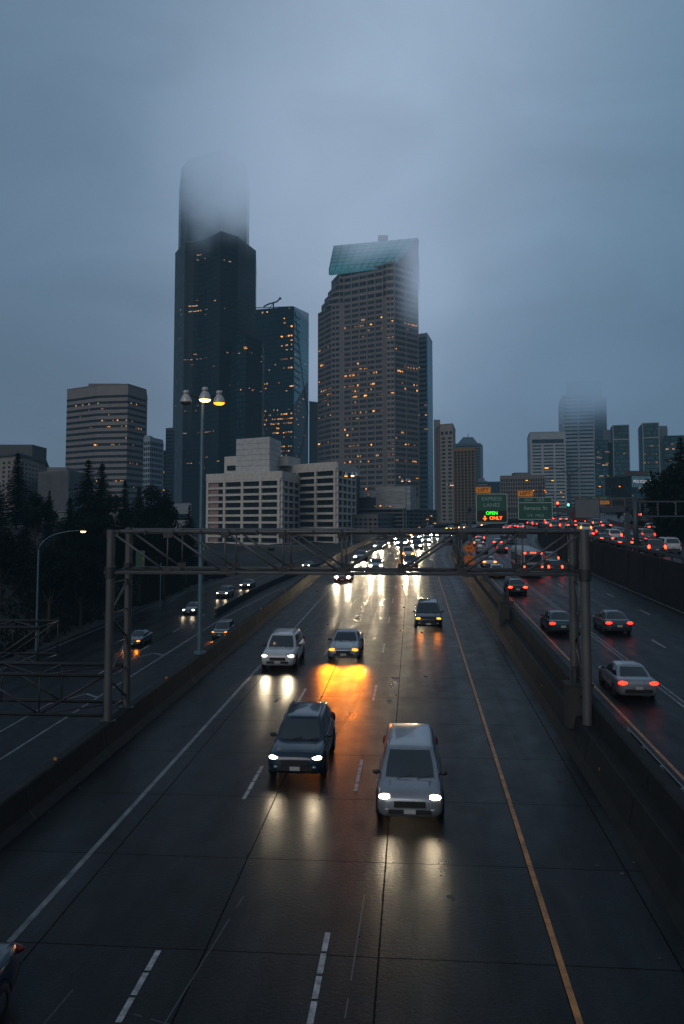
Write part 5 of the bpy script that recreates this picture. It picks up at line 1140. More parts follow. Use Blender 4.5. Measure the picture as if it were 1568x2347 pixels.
bell_lamp(-11.7, 150, 1.0, 12.6, 'three-headed bell lamp before the right corner of the jail', [(-.95, -.2, M_LAMPO), (.2, -.8, M_LAMPW), (.9, .2, M_LAMPOFF)], 1.0)
bell_lamp(-11.7, 220, 1.0, 13.0, 'three-headed bell lamp in front of the wavy parking screen', [(-.95, .0, M_LAMPO), (.15, -.8, M_LAMPOFF), (.9, .1, M_LAMPO)], 1.0)
bell_lamp(-11.7, 272, 1.0, 12.6, 'farthest three-headed bell lamp before the beige tower', [(-.95, .0, M_LAMPOFF), (.15, -.8, M_LAMPO), (.9, .1, M_LAMPO)], 1.0)
def cobra(name_label, p, h, arms, lit=M_LAMPO, k=1.0, group='curved-arm street lamps', pm=None):
    t = thing('street_lamp', name_label, 'street lamp', p, group); pm = pm or M_BLUEST
    b = MB(); b.tube(p, p + Vector((0, 0, h - 1.6 * k)), .13 * k, .085 * k, n=10); b.build('pole', pm, t)
    for (dx, dy, rise, on) in arms:
        j = p + Vector((0, 0, h - 1.6 * k)); a = MB(); pts = []
        for i in range(9):
            u = i / 8; pts.append(j + Vector((dx * (u ** 1.5), dy * (u ** 1.5), rise * (1 - (1 - u) ** 2.2))))
        a.path(pts, .07 * k, 7, .04 * k); ao = a.build('arm', pm, t, smooth=True); e = pts[-1]
        dirv = Vector((dx, dy, 0)).normalized(); hb = MB(); hb.ellipsoid((0, 0, 0), (.42 * k, .16 * k, .1 * k), 12, 6); M_ = Matrix.Rotation(math.atan2(dirv.y, dirv.x), 3, 'Z'); hb.v = [e + M_ @ v for v in hb.v]; ho = hb.build('lamp_head', M_STEELD, ao, smooth=True)
        lb = MB(); lb.ellipsoid((0, 0, -.09 * k), (.30 * k, .15 * k, .12 * k), 12, 6); lb.v = [e + M_ @ v for v in lb.v]; lb.build('lamp_glass', lit if on else M_LAMPOFF, ho, smooth=True)
    return t
def wp(px, Y, z): x, y = bp(px, Y); return Vector((x, y, z))
def gwp(px, Y): x, y = bp(px, Y); return Vector((x, y, ground_z(x, y)))
p = RP(23.3, 128, 3.7); cobra('large Y-shaped lamp on the retaining wall, one amber arm and one dark arm', p, 10.3, [(-3.3, .3, 1.6, True), (3.3, -.3, 1.6, False)])
for px, Y, zt_, sp_, lab in ((1239, 208, 1101, 3.2, 'Y-shaped lamp with two amber heads above the EXIT 165 sign'), (1237, 300, 1124, 2.0, 'smaller Y-shaped amber lamp low over the EXIT 165 sign'), (1270, 335, 1128, 3.0, 'Y-shaped amber lamp right of the EXIT 165 sign'), (1277, 400, 1139.5, 3.2, 'farthest tiny Y-shaped amber lamp over the traffic signals'), (1400, 270, 1115, 3.2, 'Y-shaped amber lamp in front of the dark teal tower')):
    q = gwp(px, Y); h = zf(zt_, Y) - q.z; cobra(lab, q, h + .2, [(-sp_, .2, 1.5, True), (sp_, .2, 1.5, True)])
for px, Y, zt_, dx, lab in ((1386, 250, 1140, -1.0, 'single amber lamp above the dark green Madison St sign'), (1480, 190, 1134.5, 1.0, 'single amber lamp below the clinic letters')):
    q = gwp(px, Y); h = zf(zt_, Y) - q.z; cobra(lab, q, h + .2, [(dx, .1, 1.2, True)])
q = gwp(90, 90); h = zf(1224, 90) - q.z
cobra('curved-arm street lamp with glowing head before the black trees on the left', q, h + .05, [(4.9, -.6, 2.0, True)], lit=M_LAMPW, k=1.05, pm=M_POLE)
q = gwp(372, 150); h = zf(1209, 150) - q.z; cobra('dim curved-arm street lamp just above the gantry top chord', q, h + .05, [(4.8, -.4, 1.1, True)], k=.9)
# sign pole by the ramp
sp0 = gwp(370, 122); t = thing('pole', 'thin bare pole standing on the bank beside the ramp', 'pole', sp0); MB().tube(sp0, sp0 + Vector((0, 0, 7.5)), .07, n=8).build('shaft', M_POLE, t)
# ------------------------------------------------------------------ vehicles
def paint(name, col, rough=.28, metal=.35): 
    return mat(name, col, rough, metal, coat=.6, var=.14, scale=1.4)
PA = dict(white=paint('white_paint', (.42, .44, .46), .3, 0), silver=paint('silver_paint', (.26, .28, .31), .28, .5), grey=paint('grey_paint', (.09, .10, .115), .28, .4), black=paint('black_paint', (.010, .012, .015), .2, .1), navy=paint('navy_paint', (.012, .028, .050), .22, .2),
          teal=paint('teal_paint', (.02, .055, .07), .25, .3), red=paint('red_paint', (.14, .008, .01), .25, .1), beige=paint('beige_paint', (.17, .15, .13), .3, .3), slate=paint('slate_paint', (.045, .065, .085), .25, .3))
M_CGLASS = mat('car_glass', (.016, .026, .031), .05, spec=1.0, coat=.5)
M_TYRE = mat('tyre_rubber', (.010, .010, .011), .8)
M_RIM = mat('alloy_rim', (.20, .21, .22), .35, .7)
M_TRIM = mat('black_trim', (.012, .012, .013), .45)
M_CHROME = mat('chrome', (.45, .46, .47), .15, 1.)
M_PLATE = mat('licence_plate', (.35, .36, .36), .5)
HL = dict(white=mat('headlight_white', (1, 1, 1), .2, emit=(1, .84, .60), estr=16), far=mat('headlight_far', (1, 1, 1), .2, emit=(1, .82, .54), estr=700), amber=mat('headlight_amber', (1, .5, .1), .2, emit=(1, .24, .012), estr=3.6), amberfar=mat('headlight_amber_far', (1, .5, .1), .2, emit=(1, .30, .03), estr=34),
          off=mat('headlight_off', (.35, .36, .37), .12, .3))
TL = dict(on=mat('taillight_on', (.6, .01, .01), .2, emit=(1, .020, .008), estr=6), brake=mat('taillight_brake', (.7, .03, .01), .2, emit=(1, .030, .008), estr=12), off=mat('taillight_off', (.16, .008, .008), .15), amber=mat('taillight_amber', (.8, .2, .02), .2, emit=(1, .16, .015), estr=9))

def body_loft(stations, n_up=1):
    b = MB(); rings = []
    for (y, w_, zl, zb, cr_) in stations:
        h = [(0, zl), (w_ * .82, zl), (w_ * .95, zl + .06), (w_, zl + (zb - zl) * .32), (w_ * 1.0, zl + (zb - zl) * .55), (w_ * .965, zl + (zb - zl) * .80), (w_ * .90, zb - .015), (w_ * .80, zb + cr_ * .45), (w_ * .45, zb + cr_ * .85), (0, zb + cr_)]
        rings.append([(x, y, z) for x, z in h] + [(-x, y, z) for x, z in reversed(h[1:-1])])
    n = len(rings[0]); vs = [v for r in rings for v in r]
    fs = [(i * n + (j + 1) % n, i * n + j, (i + 1) * n + j, (i + 1) * n + (j + 1) % n) for i in range(len(rings) - 1) for j in range(n)]
    fs += [tuple(range(n)), tuple(reversed(range((len(rings) - 1) * n, len(rings) * n)))]
    return b.add(vs, fs)
def cabin_geo(yf0, yf1, yr1, yr0, zb, zt, wb_, wt):
    """corner points of the glasshouse: bottom ring and top ring, (front, rear) x (left, right)"""
    return dict(bf=yf0, tf=yf1, tr=yr1, br=yr0, zb=zb, zt=zt, wb=wb_, wt=wt)
def mix3(a, b, t): return Vector(a).lerp(Vector(b), t)
def make_vehicle(kind, root):
    """parts of one vehicle, nose toward -y, wheels on z = 0"""
    if kind == 'sedan':
        st = [(-2.36, .60, .36, .60, .02), (-2.31, .78, .24, .68, .03), (-2.15, .88, .20, .73, .04), (-1.65, .92, .19, .82, .06), (-.95, .925, .19, .93, .05), (0, .925, .19, .95, .03), (1.1, .925, .19, .98, .03), (1.75, .92, .20, 1.0, .03), (2.18, .88, .24, .99, .03), (2.34, .80, .30, .92, .02), (2.38, .62, .42, .80, .02)]
        g = cabin_geo(-1.02, -.18, .92, 1.78, .93, 1.44, .80, .60); W_ = .925; wy = (-1.42, 1.38); wr = .33; hz, tz = .66, .84; hy, ty = -2.22, 2.29
    elif kind == 'suv':
        st = [(-2.36, .66, .42, .74, .02), (-2.30, .84, .30, .86, .03), (-2.12, .93, .25, .92, .05), (-1.6, .96, .24, .99, .06), (-1.05, .965, .24, 1.06, .05), (0, .965, .24, 1.08, .03), (1.3, .965, .24, 1.10, .03), (2.1, .95, .27, 1.10, .03), (2.34, .90, .32, 1.06, .02), (2.40, .78, .42, .98, .02)]
        g = cabin_geo(-1.12, -.42, 1.85, 2.26, 1.06, 1.72, .84, .66); W_ = .965; wy = (-1.45, 1.42); wr = .37; hz, tz = .80, .98; hy, ty = -2.20, 2.33
    elif kind == 'van':
        st = [(-2.5, .66, .36, .68, .02), (-2.44, .86, .25, .80, .03), (-2.25, .95, .21, .88, .05), (-1.75, .985, .20, 1.00, .06), (-1.3, .99, .20, 1.08, .05), (0, .99, .20, 1.10, .03), (1.6, .99, .20, 1.11, .03), (2.3, .97, .23, 1.10, .02), (2.5, .92, .30, 1.06, .02), (2.54, .80, .42, .98, .02)]
        g = cabin_geo(-1.62, -.66, 2.12, 2.44, 1.06, 1.76, .86, .70); W_ = .99; wy = (-1.55, 1.5); wr = .34; hz, tz = .78, 1.02; hy, ty = -2.33, 2.45
    elif kind == 'pickup':
        st = [(-2.75, .70, .46, .88, .02), (-2.68, .90, .34, 1.00, .03), (-2.4, .97, .30, 1.06, .04), (-1.2, .985, .30, 1.12, .05), (0, .985, .30, 1.12, .02), (.72, .985, .30, 1.12, .01), (.76, .985, .30, 1.12, -.02), (2.6, .985, .32, 1.12, -.02), (2.74, .97, .36, 1.10, -.02), (2.78, .92, .48, 1.06, -.02)]
        g = cabin_geo(-1.3, -.62, .42, .70, 1.10, 1.80, .86, .70); W_ = .985; wy = (-1.75, 1.75); wr = .39; hz, tz = .92, .92; hy, ty = -2.62, 2.74
    body = body_loft(st)
    c = g; zb, zt = c['zb'], c['zt']
    bq = {(f, s): Vector((s * c['wb'], c['bf'] if f == 0 else c['br'], zb - .06)) for f in (0, 1) for s in (-1, 1)}
    tq = {(f, s): Vector((s * c['wt'], c['tf'] if f == 0 else c['tr'], zt - .05)) for f in (0, 1) for s in (-1, 1)}
    mid = {(f, s): bq[f, s].lerp(tq[f, s], .5) + Vector((s * .035, (-1 if f == 0 else 1) * .03, .0)) for f in (0, 1) for s in (-1, 1)}
    order = [(0, -1), (0, 1), (1, 1), (1, -1)]
    def ringpts(dic, n=5, bow=.05):
        pts = []
        for (a, b_) in zip(order, order[1:] + order[:1]):
            for i in range(n):
                t = i / n; p = dic[a].lerp(dic[b_], t); bw = bow * math.sin(math.pi * t)
                if a[0] == b_[0]: p = p + Vector((0, (-1 if a[0] == 0 else 1) * bw, 0))
                else: p = p + Vector(((1 if a[1] > 0 else -1) * bw * .7, 0, 0))
                pts.append(p)
        return pts
    r0, r1, r2 = ringpts(bq), ringpts(mid), ringpts(tq)
    cen = sum(r2, Vector()) / len(r2)
    r3 = [p.lerp(cen, .14) + Vector((0, 0, .045)) for p in r2]; r4 = [p.lerp(cen, .55) + Vector((0, 0, .075)) for p in r2]
    n = len(r0); off_ = len(body.v); body.v += r0 + r1 + r2 + r3 + r4 + [cen + Vector((0, 0, .085))]
    for k_ in range(4):
        for j in range(n): body.f.append((off_ + k_ * n + j, off_ + k_ * n + (j + 1) % n, off_ + (k_ + 1) * n + (j + 1) % n, off_ + (k_ + 1) * n + j)); body.mi.append(0)
    for j in range(n): body.f.append((off_ + 4 * n + j, off_ + 4 * n + (j + 1) % n, off_ + 5 * n)); body.mi.append(0)
    out = {}
    bo = body.build('body', PA['grey'], root, smooth=True, world=False); out['body'] = bo
    # glass: one panel per side, lying just outside the glasshouse surface
    def glass(idx, t0, t1, lo, hi, name, o=.012):
        seg0 = idx * 5; m = 6; rows = []
        for k_ in range(5):
            q = lerp(lo, hi, k_ / 4); row = []
            for i in range(m + 1):
                t = lerp(t0, t1, i / m) * 5; a = int(min(4, math.floor(t))); f = t - a
                def at(r): return r[(seg0 + a) % n].lerp(r[(seg0 + a + 1) % n], f)
                p = at(r0).lerp(at(r1), q * 2) if q < .5 else at(r1).lerp(at(r2), q * 2 - 1)
                nrm_ = [Vector((0, -1, .45)), Vector((1, 0, .3)), Vector((0, 1, .35)), Vector((-1, 0, .3))][idx]; row.append(p + nrm_.normalized() * o)
            rows.append(row)
        mb = MB()
        for ra, rb_ in zip(rows, rows[1:]):
            for i in range(m): mb.quad(ra[i], ra[i + 1], rb_[i + 1], rb_[i])
        return mb.build(name, M_CGLASS, root, smooth=True, world=False)
    glass(0, .07, .93, .13, .95, 'windshield'); glass(2, .08, .92, .22, .93, 'rear_window')
    for idx in (1, 3):
        if kind == 'pickup': glass(idx, .08 if idx == 1 else .1, .92, .2, .92, 'side_window')
        else: glass(idx, .07, .50, .18, .92, 'side_window'); glass(idx, .55, .93, .18, .92, 'side_window')
    for s in (-1, 1):
        for y in wy:
            tb = MB(); tb.lathe((0, 0, 0), [(wr * .62, -.11), (wr * .95, -.11), (wr, -.07), (wr, .07), (wr * .95, .11), (wr * .62, .11)], 20); tb.v = [Vector((s * (W_ - .085) + v.z, y + v.x, wr + v.y)) for v in tb.v]; to = tb.build('wheel', M_TYRE, root, smooth=True, world=False)
            rb_ = MB(); rb_.lathe((0, 0, 0), [(wr * .64, .085), (wr * .58, .10), (wr * .2, .07), (0, .085)], 20); rb_.v = [Vector((s * (W_ - .085 + v.z), y + v.x, wr + v.y)) for v in rb_.v]; rb_.build('rim', M_RIM, to, smooth=True, world=False)
            ar = MB(); nn = 14; xo = s * (W_ + .004)
            ar.add([(xo, y + (wr + .075) * math.cos(math.pi * i / nn), wr + (wr + .075) * math.sin(math.pi * i / nn)) for i in range(nn + 1)] + [(xo - s * .05, y + (wr - .02) * math.cos(math.pi * i / nn), wr + (wr - .02) * math.sin(math.pi * i / nn)) for i in range(nn + 1)], [(i, i + 1, nn + 2 + i, nn + 1 + i) for i in range(nn)]); ar.build('wheel_arch', M_TRIM, root, world=False)
        hb = MB(); hb.ellipsoid((s * W_ * .70, hy, hz), (.22, .15, .085), 12, 8); hb.build('headlight', HL['off'], root, smooth=True, world=False)
        tb = MB()
        if kind in ('suv', 'van', 'pickup'): tb.ellipsoid((s * W_ * .84, ty + .01, tz), (.13, .11, .21), 12, 8)
        else: tb.ellipsoid((s * W_ * .72, ty + .0, tz), (.26, .11, .10), 12, 8)
        tb.build('taillight', TL['off'], root, smooth=True, world=False)
        mb = MB(); mb.ellipsoid((s * (c['wb'] + .17), c['bf'] + .42, zb + .07), (.12, .07, .075), 10, 6); mb.tube((s * (c['wb'] - .02), c['bf'] + .45, zb + .0), (s * (c['wb'] + .12), c['bf'] + .43, zb + .05), .03, n=6); mb.build('mirror', M_TRIM, root, smooth=True, world=False)
    fy = st[0][0]; zl = st[0][2]
    for x in (-.38, .22):                             # wipers parked at the foot of the windscreen
        wb2 = MB(); q0 = Vector((x, c['bf'] - .035, zb + .03)); q1 = Vector((x + .46, c['bf'] + .10 - .05, zb + .12)); wb2.tube(q0, q1, .014, n=5); wb2.build('wiper', M_TRIM, root, world=False)
    for s in (-1, 1):
        sm = MB(); xo = s * (W_ + .003)
        for y in ((c['bf'] + .55, .22, 1.25) if kind != 'pickup' else (c['bf'] + .45, .6)): sm.box((xo, y, lerp(zl, zb, .55)), (.008, .016, (zb - zl) * .52))
        sm.build('door_seam', M_TRIM, root, world=False)
        fb = MB(); fb.ellipsoid((s * W_ * .66, fy + .03, zl + .10), (.09, .05, .05), 8, 6); fb.build('fog_lamp', HL['off'], root, smooth=True, world=False)
    hs = MB()
    for s in (-1, 1): hs.box((s * W_ * .60, (c['bf'] + hy) / 2 + .1, lerp(hz + .06, zb, .62) + .045), (.014, abs(c['bf'] - hy) - .45, .01), ax=Matrix.Rotation(math.atan2(zb - hz - .1, abs(c['bf'] - hy)), 3, 'X'))
    hs.build('bonnet_seam', M_TRIM, root, world=False)
    gb = MB(); gb.box((0, fy - .004, lerp(zl, hz, .62)), (W_ * .92, .05, .17)); gb.box((0, fy + .012, zl + .05), (W_ * 1.25, .10, .12)); gb.build('grille', M_TRIM, root, world=False)
    pb = MB(); pb.box((0, fy - .035, lerp(zl, hz, .16)), (.34, .015, .13)); pb.build('licence_plate', M_PLATE, root, world=False)
    rb2 = MB(); rb2.box((0, st[-1][0] + .02, st[-1][2] + (.08 if kind != 'pickup' else .02)), (W_ * 1.35, .10, .16)); rb2.build('rear_bumper', M_TRIM if kind != 'pickup' else M_CHROME, root, world=False)
    pb = MB(); pb.box((0, st[-1][0] + .075, lerp(st[-1][2], tz, .55)), (.34, .012, .14)); pb.build('licence_plate', M_PLATE, root, world=False)
    if kind == 'suv':
        rr_ = MB()
        for s in (-1, 1): rr_.path([(s * c['wt'] * .93, lerp(c['tf'], c['tr'], t), zt + .03 + .05 * math.sin(math.pi * min(1, max(0, t)))) for t in (.05, .2, .5, .8, .98)], .02, 5)
        rr_.build('roof_rails', M_TRIM, root, world=False)
    if kind == 'pickup':
        bb_ = MB(); bb_.box((0, 1.7, 1.105), (1.5, 1.75, .03)); bb_.build('cargo_bed', M_TRIM, root, world=False)
        tgm = MB(); tgm.box((0, 2.79, .93), (1.5, .03, .28)); tgm.build('tailgate', M_CHROME, root, world=False)
def copy_tree(o, parent=None, skip=()):
    c = o.copy(); COL.objects.link(c)
    if parent is not None: c.parent = parent
    for ch_ in list(o.children):
        if ch_.type == 'LIGHT' or ch_.name.split('.')[0] in skip: continue
        copy_tree(ch_, c, skip)
    return c
VP = {}
def setmat(o, m):
    o.material_slots[0].link = 'OBJECT'; o.material_slots[0].material = m
def vehicle(kind, label, cat, s, d, col, flow, group, head_='off', tail='off', base=0., yaw=0.):
    d += s * .0847 + (4.6 if flow == 'away' and d < 126 else 2.3 if flow == 'away' else 0)
    ps = RP(s, d, base); psi = head(d); name = {'sedan': 'car', 'suv': 'suv', 'van': 'minivan', 'pickup': 'pickup_truck'}[kind]
    slope = math.atan(GR) if d < 300 else math.atan(GR) * .6
    rz = -psi + yaw + (math.pi if flow == 'away' else 0)
    if kind not in VP:
        t = thing(name, label, cat, ps, group); make_vehicle(kind, t); VP[kind] = t
    else:
        t = copy_tree(VP[kind], None, ('mirror', 'licence_plate', 'wheel_arch', 'rim', 'roof_rails', 'wiper', 'door_seam', 'fog_lamp', 'bonnet_seam') if d > 125 else ())
        t.name = name; t.location = ps; tag(t, label, cat, group)
    t.rotation_euler = (slope if flow == 'toward' else -slope, 0, rz)
    for ch_ in t.children:
        k_ = ch_.name.split('.')[0]
        if k_ == 'body': setmat(ch_, PA[col])
        elif k_ == 'headlight': setmat(ch_, HL[head_])
        elif k_ == 'taillight': setmat(ch_, TL[tail])
    return t
def beam(t, energy, col, pitch=7., size=75., y=-2.6, z=.75, blend=.8, xs=(-.62, .62), soft=.15):
    for x in xs:
        l = bpy.data.lights.new('headlight_beam', 'SPOT'); l.energy = energy; l.color = col; l.spot_size = R(size); l.spot_blend = blend; l.shadow_soft_size = soft
        o = bpy.data.objects.new('headlight_beam', l); COL.objects.link(o); o.parent = t; o.location = (x, y, z); o.rotation_euler = (R(90 - pitch), 0, math.pi)   # lights the road ahead of the nose
GM, GN, GU, GL_ = 'cars approaching on the main lanes', 'cars driving away on the receding lanes', 'cars queuing on the raised road', 'cars on the sunken ramp'
WH, AM = (1, .80, .52), (1, .24, .010)
V = vehicle
# main lanes, coming toward the camera (nearest first)
v = V('van', 'silver minivan nearest the camera in the wide right lane, thin white headlights', 'minivan', -.15, 27.6, 'silver', 'toward', GM, 'white'); beam(v, 70, WH, 25, 60)
v = V('suv', 'dark teal SUV in the middle lane just left of the nearest silver minivan', 'suv', -4.0, 31.2, 'navy', 'toward', GM, 'white'); beam(v, 55, WH, 25, 60)
v = V('suv', 'white SUV with bright white headlights in the lane beside the barrier', 'suv', -7.5, 49.4, 'white', 'toward', GM, 'white'); beam(v, 260, WH, 24, 52)
v = V('sedan', 'silver sedan with amber lamps throwing an orange pool on the wet road', 'car', -4.1, 52.0, 'silver', 'toward', GM, 'amber'); beam(v, 1150, AM, 26, 66, soft=.8, blend=1.0)
v = V('van', 'black minivan with two amber lamps near the yellow line', 'minivan', 1.05, 63.8, 'black', 'toward', GM, 'amber'); beam(v, 35, AM, 25, 55)
v = V('sedan', 'navy car leaving the picture at the lower left corner', 'car', -8.45, 14.7, 'navy', 'toward', GM, 'white'); beam(v, 20, WH)
v = V('sedan', 'dark red car just under the gantry beam next to the barrier', 'car', -7.9, 96.8, 'red', 'toward', GM, 'far'); beam(v, 600, WH, 22, 52)
for kind, lab, s, d, col, h in [
    ('sedan', 'grey sedan behind the gantry beam left of the bright amber road patch', -4.9, 112.4, 'grey', 'far'), ('sedan', 'blue-grey car hugging the barrier behind the gantry diagonal', -8.0, 129, 'slate', 'far'),
    ('suv', 'silver SUV crossed by the gantry diagonal with one lamp hidden', -.4, 115, 'slate', 'far'), ('van', 'white minivan with amber lamps directly behind the crossed SUV', -.9, 134, 'white', 'amberfar'),
    ('sedan', 'grey sedan behind the middle gantry post', -4.1, 168, 'grey', 'far'), ('suv', 'black SUV behind the amber-lamped white minivan', -.4, 156, 'black', 'far'), ('sedan', 'silver sedan behind the black SUV in the wide lane', -.4, 179, 'silver', 'far'),
    ('sedan', 'dark car with one bright lamp beside the curving barrier', -7.3, 157, 'grey', 'far'), ('sedan', 'grey car with bright lamps hidden by the middle gantry post', -8.0, 184, 'slate', 'far'), ('sedan', 'far car with a pair of amber lamps under the gantry top chord', -7.2, 202, 'grey', 'amberfar'),
    ('suv', 'far SUV right of the amber-lamped car', -3.8, 190, 'slate', 'far'), ('sedan', 'far dark sedan with wide-set white lamps under the top chord', -1.2, 202, 'black', 'far'), ('suv', 'dark SUV stopped on the shoulder beside the median wall', 4.4, 174, 'black', 'off'),
    ('sedan', 'tiny far car with amber lamps just above the gantry top chord', -4.7, 244, 'grey', 'amberfar'), ('suv', 'tiny far SUV with bright amber lamps near the median', -2.0, 248, 'grey', 'amberfar'), ('sedan', 'last tiny car with pale lamps before the EXPRESS LANES sign post', 1.9, 250, 'grey', 'far'),
    ('van', 'far pale van roof showing above the barrier bend', -8.0, 232, 'slate', 'far'), ('sedan', 'far car between the two white-lamped sedans', -4.3, 213, 'grey', 'far'), ('sedan', 'faint far car at the head of the oncoming queue', -.6, 272, 'grey', 'amberfar')]:
    v = V(kind, lab, {'sedan': 'car', 'suv': 'suv', 'van': 'minivan'}[kind], s, d, col, 'toward', GM, h)
    if d < 160 and h != 'off': beam(v, 1500, WH if h == 'far' else AM, 18, 50)
# receding lanes
for kind, lab, s, d, col, tl in [
    ('sedan', 'silver sedan driving away, nearest on the receding lanes', 10.4, 37.6, 'silver', 'on'), ('sedan', 'dark teal sedan partly behind the right gantry legs', 10.2, 56.2, 'teal', 'on'), ('sedan', 'grey sedan in the lane right of the gantry legs', 14.1, 56.4, 'slate', 'on'),
    ('sedan', 'black sedan with bright red lamps below the gantry beam', 10.0, 79.6, 'black', 'brake'), ('sedan', 'white sedan half hidden by the gantry bottom chord', 9.9, 98, 'white', 'off'), ('sedan', 'white sedan with orange-red lamps behind the gantry diagonals', 10.2, 111.5, 'white', 'amber'),
    ('suv', 'black SUV with long red lamps right of the bus', 17.3, 101.5, 'black', 'brake'), ('suv', 'dark SUV ahead of the black one, right of the bus', 19.4, 116.5, 'grey', 'brake'), ('pickup', 'black pickup truck with tall red lamps by the clearance sign', 10.9, 161, 'black', 'brake'),
    ('pickup', 'pale grey pickup truck with chrome tailgate right of the clearance sign', 11.2, 143, 'silver', 'off'), ('sedan', 'white taxi-like sedan behind the pickup trucks', 14.5, 164, 'white', 'brake'), ('sedan', 'dark sedan cut by the upper gantry diagonal', 14.6, 144, 'black', 'on'),
    ('suv', 'dark SUV under the EXIT 165 sign, lamps off', 17.4, 173, 'grey', 'off'), ('sedan', 'dark car with a single glint beneath the guide signs', 15.4, 194, 'black', 'off'), ('suv', 'small white SUV with red lamps just above the top chord', 14.0, 250, 'white', 'brake'),
    ('sedan', 'tiny white car above the top chord left of the small SUV', 10.5, 246, 'white', 'on'), ('sedan', 'tiny dark car with bright red lamp above the top chord', 10.5, 258, 'grey', 'brake'), ('van', 'dark van ahead of the black pickup truck', 10.8, 178, 'grey', 'brake'),
    ('sedan', 'tiny car with red lamps under the right corner of the EXIT sign', 17.0, 272, 'black', 'brake'), ('sedan', 'tiny red-lamped car under the middle of the EXIT sign', 14.0, 276, 'black', 'brake'), ('suv', 'faint red-lamped SUV between the two guide signs', 10.6, 285, 'grey', 'brake'), ('sedan', 'tiny grey car between the clearance sign and small SUV', 14.2, 225, 'grey', 'on')]:
    V(kind, lab, {'sedan': 'car', 'suv': 'suv', 'van': 'minivan', 'pickup': 'pickup truck'}[kind], s, d, col, 'away', GN, 'off', tl)
# raised road
for kind, lab, s, d, col, tl in [
    ('suv', 'white SUV near the right edge on the raised road, lamps off', 27.6, 88, 'white', 'off'), ('suv', 'dark SUV with two red lamps beside the white SUV on the raised road', 24.9, 84.6, 'slate', 'brake'), ('van', 'white minivan blurred by distance ahead of the dark SUV', 31.6, 112, 'beige', 'on'),
    ('sedan', 'black car right of the tall post with one bright red lamp', 28.4, 104, 'black', 'brake'), ('sedan', 'dark red car by the wall rail left of the tube gantry post', 24.6, 96, 'black', 'brake'), ('sedan', 'black sedan against the wall rail with two red lamps', 24.6, 105.5, 'black', 'brake'),
    ('suv', 'white SUV with a full-width red lamp glow beside the black sedan', 27.2, 112, 'white', 'brake'), ('sedan', 'silver sedan ahead of the black sedan near the wall rail', 25.2, 120, 'silver', 'brake'), ('van', 'boxy white van with large orange-red lamps beside the container truck', 28.3, 141, 'white', 'amber'),
    ('sedan', 'last of three stacked red-lamped cars on the climbing ramp', 34.6, 158, 'black', 'brake'), ('suv', 'middle of three stacked red-lamped cars on the climbing ramp', 34.4, 171, 'grey', 'brake'), ('sedan', 'first of three stacked red-lamped cars on the climbing ramp', 34.0, 186, 'black', 'brake'), ('van', 'white van at the top of the climbing ramp', 33.4, 205, 'white', 'brake'),
    ('sedan', 'white car waiting in front of the panelled wall end', 41.3, 149, 'white', 'brake'), ('suv', 'dark SUV waiting by the panelled wall', 44.2, 150, 'black', 'brake'), ('suv', 'grey SUV left of the container truck', 24.8, 155, 'grey', 'brake'), ('suv', 'white SUV queuing farther left of the container truck', 25.0, 172, 'silver', 'brake'),
    ('sedan', 'dark car queuing behind the container truck', 28.4, 160, 'black', 'brake'), ('suv', 'silver SUV far up the raised road beside the curve', 25.4, 190, 'silver', 'brake'), ('sedan', 'tiny red-lamped car far up the raised road', 28.8, 205, 'grey', 'brake'), ('sedan', 'tiny brake-lamped car at the bend of the raised road', 25.6, 208, 'black', 'brake'), ('suv', 'dark SUV between the silver sedan and the boxy van', 28.2, 127, 'black', 'on'), ('sedan', 'grey sedan beside the dark SUV on the raised road', 31.4, 128, 'grey', 'on')]:
    V(kind, lab, {'sedan': 'car', 'suv': 'suv', 'van': 'minivan'}[kind], s, d, col, 'away', GU, 'off', tl, base=3.4)
# sunken ramp
for kind, lab, s, d, col, h in [
    ('sedan', 'dark blue car with doubled amber lamps on the sunken ramp', -30.2, 94, 'navy', 'amber'), ('sedan', 'grey car with white lamps farther up the sunken ramp', -30.8, 119, 'slate', 'white'), ('suv', 'dark SUV with white lamps under the gantry on the ramp', -30.6, 138, 'grey', 'white'),
    ('sedan', 'last dark car with white and amber lamps on the ramp', -30.2, 152, 'black', 'white'), ('suv', 'dark SUV with amber lamps close to the barrier behind the lamp pole', -22, 99, 'grey', 'amber'), ('sedan', 'blue car almost hidden behind the barrier with one pale lamp', -17.6, 62, 'navy', 'white'), ('sedan', 'far car with one white lamp beside the gore barrier', -29.0, 195, 'grey', 'white')]:
    v = V(kind, lab, {'sedan': 'car', 'suv': 'suv'}[kind], s, d, col, 'toward', GL_, h, base=-6.5); beam(v, 160 if h == 'amber' else 60, AM if h == 'amber' else WH, 24, 52)
# bus
bs = thing('bus', 'pale city bus with rows of red rear lamps among the receding traffic', 'bus', RP(14.1, 107.5, 0), rz=-head(107.5) + math.pi, rx=-math.atan(GR))
b = MB(); Wb, Lb, Hb = 1.28, 12.0, 3.15
prof = [(-Wb * .93, .38), (-Wb, .55), (-Wb, 2.75), (-Wb * .94, 2.98), (-Wb * .8, 3.1), (0, Hb), (Wb * .8, 3.1), (Wb * .94, 2.98), (Wb, 2.75), (Wb, .55), (Wb * .93, .38)]
n = len(prof); ys = [-6, -5.9, 5.7, 5.9, 6.0]; kx = [.93, 1, 1, .985, .92]
b.add([(x * k_, y, z if z > 1 else z) for y, k_ in zip(ys, kx) for x, z in prof], [(i * n + (j + 1) % n, i * n + j, (i + 1) * n + j, (i + 1) * n + (j + 1) % n) for i in range(4) for j in range(n)] + [tuple(range(n)), tuple(reversed(range(4 * n, 5 * n)))])
b.build('body', mat('bus_pale_paint', (.24, .26, .27), .4, 0, var=.1), bs, smooth=False, world=False)
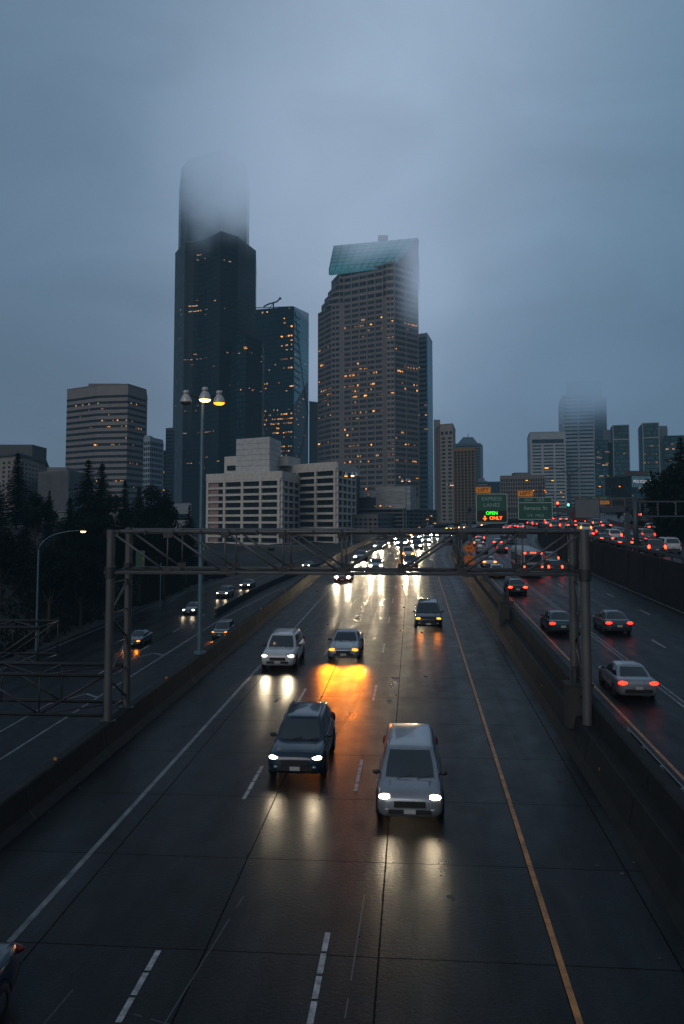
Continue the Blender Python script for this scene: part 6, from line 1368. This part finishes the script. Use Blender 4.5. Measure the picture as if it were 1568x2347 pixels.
MB().box((0, 6.005, 2.25), (1.9, .03, .85)).build('rear_window', M_CGLASS, bs, world=False); MB().box((0, 6.01, 1.15), (2.0, .03, .75)).build('engine_panel', M_TRIM, bs, world=False); MB().box((0, 6.0, .5), (2.35, .12, .26)).build('bumper', M_TRIM, bs, world=False)
for s in (-1, 1):
    for k_ in range(6): MB().box((s * (Wb + .005), -4.6 + k_ * 1.72, 1.95), (.02, 1.52, 1.0)).build('side_window', M_CGLASS, bs, world=False)
    MB().box((s * (Wb + .006), 0, .95), (.015, 11.0, .35)).build('stripe', PA['teal'], bs, world=False)
    for z, xx in ((.95, 1.02), (1.28, 1.02), (2.9, .95)): MB().ellipsoid((s * xx, 6.0, z), (.13, .05, .10), 10, 6).build('taillight', TL['brake'], bs, smooth=True, world=False)
    for y in (-3.4, 3.0):
        tb = MB(); tb.lathe((0, 0, 0), [(0, -.14), (.46, -.14), (.49, -.08), (.49, .08), (.46, .14), (0, .14)], 18); tb.v = [Vector((s * (Wb - .12) + v.z, y + v.x, .49 + v.y)) for v in tb.v]; tb.build('wheel', M_TYRE, bs, smooth=True, world=False)
for x in (-.25, 0, .25): MB().ellipsoid((x, 6.0, 2.95), (.09, .05, .06), 8, 6).build('taillight', TL['brake'], bs, smooth=True, world=False)
# container truck
ct = thing('container_truck', 'lorry carrying a rust-red shipping container on the raised road', 'lorry', RP(31.4, 183, 3.4), rz=-head(183) + math.pi, rx=-math.atan(GR))
b = MB(); b.box((0, 0, 2.75), (2.44, 12.2, 2.75))
for k_ in range(40): b.box((0, -6 + k_ * .306, 2.75), (2.50, .13, 2.5))
for k_ in range(9): b.box((-1.05 + k_ * .262, 6.12, 2.75), (.12, .06, 2.5))
b.build('container', mat('rust_red_container', (.085, .022, .016), .6, .1, var=.3, scale=.8), ct, world=False)
MB().box((0, 0, 1.2), (2.2, 12.4, .3)).build('chassis', M_TRIM, ct, world=False); b = MB(); b.box((0, -8.0, 2.0), (2.4, 2.3, 2.7)); b.box((0, -9.0, 1.2), (2.4, 1.0, 1.2)); b.build('cab', PA['white'], ct, world=False)
for s in (-1, 1):
    MB().ellipsoid((s * 1.0, 6.2, 1.15), (.16, .06, .1), 10, 6).build('taillight', TL['brake'], ct, smooth=True, world=False)
    for y in (-8.2, -4.6, 3.6, 4.9):
        tb = MB(); tb.lathe((0, 0, 0), [(0, -.2), (.48, -.2), (.5, -.1), (.5, .1), (.48, .2), (0, .2)], 16); tb.v = [Vector((s * 1.0 + v.z, y + v.x, .5 + v.y)) for v in tb.v]; tb.build('wheel', M_TYRE, ct, smooth=True, world=False)
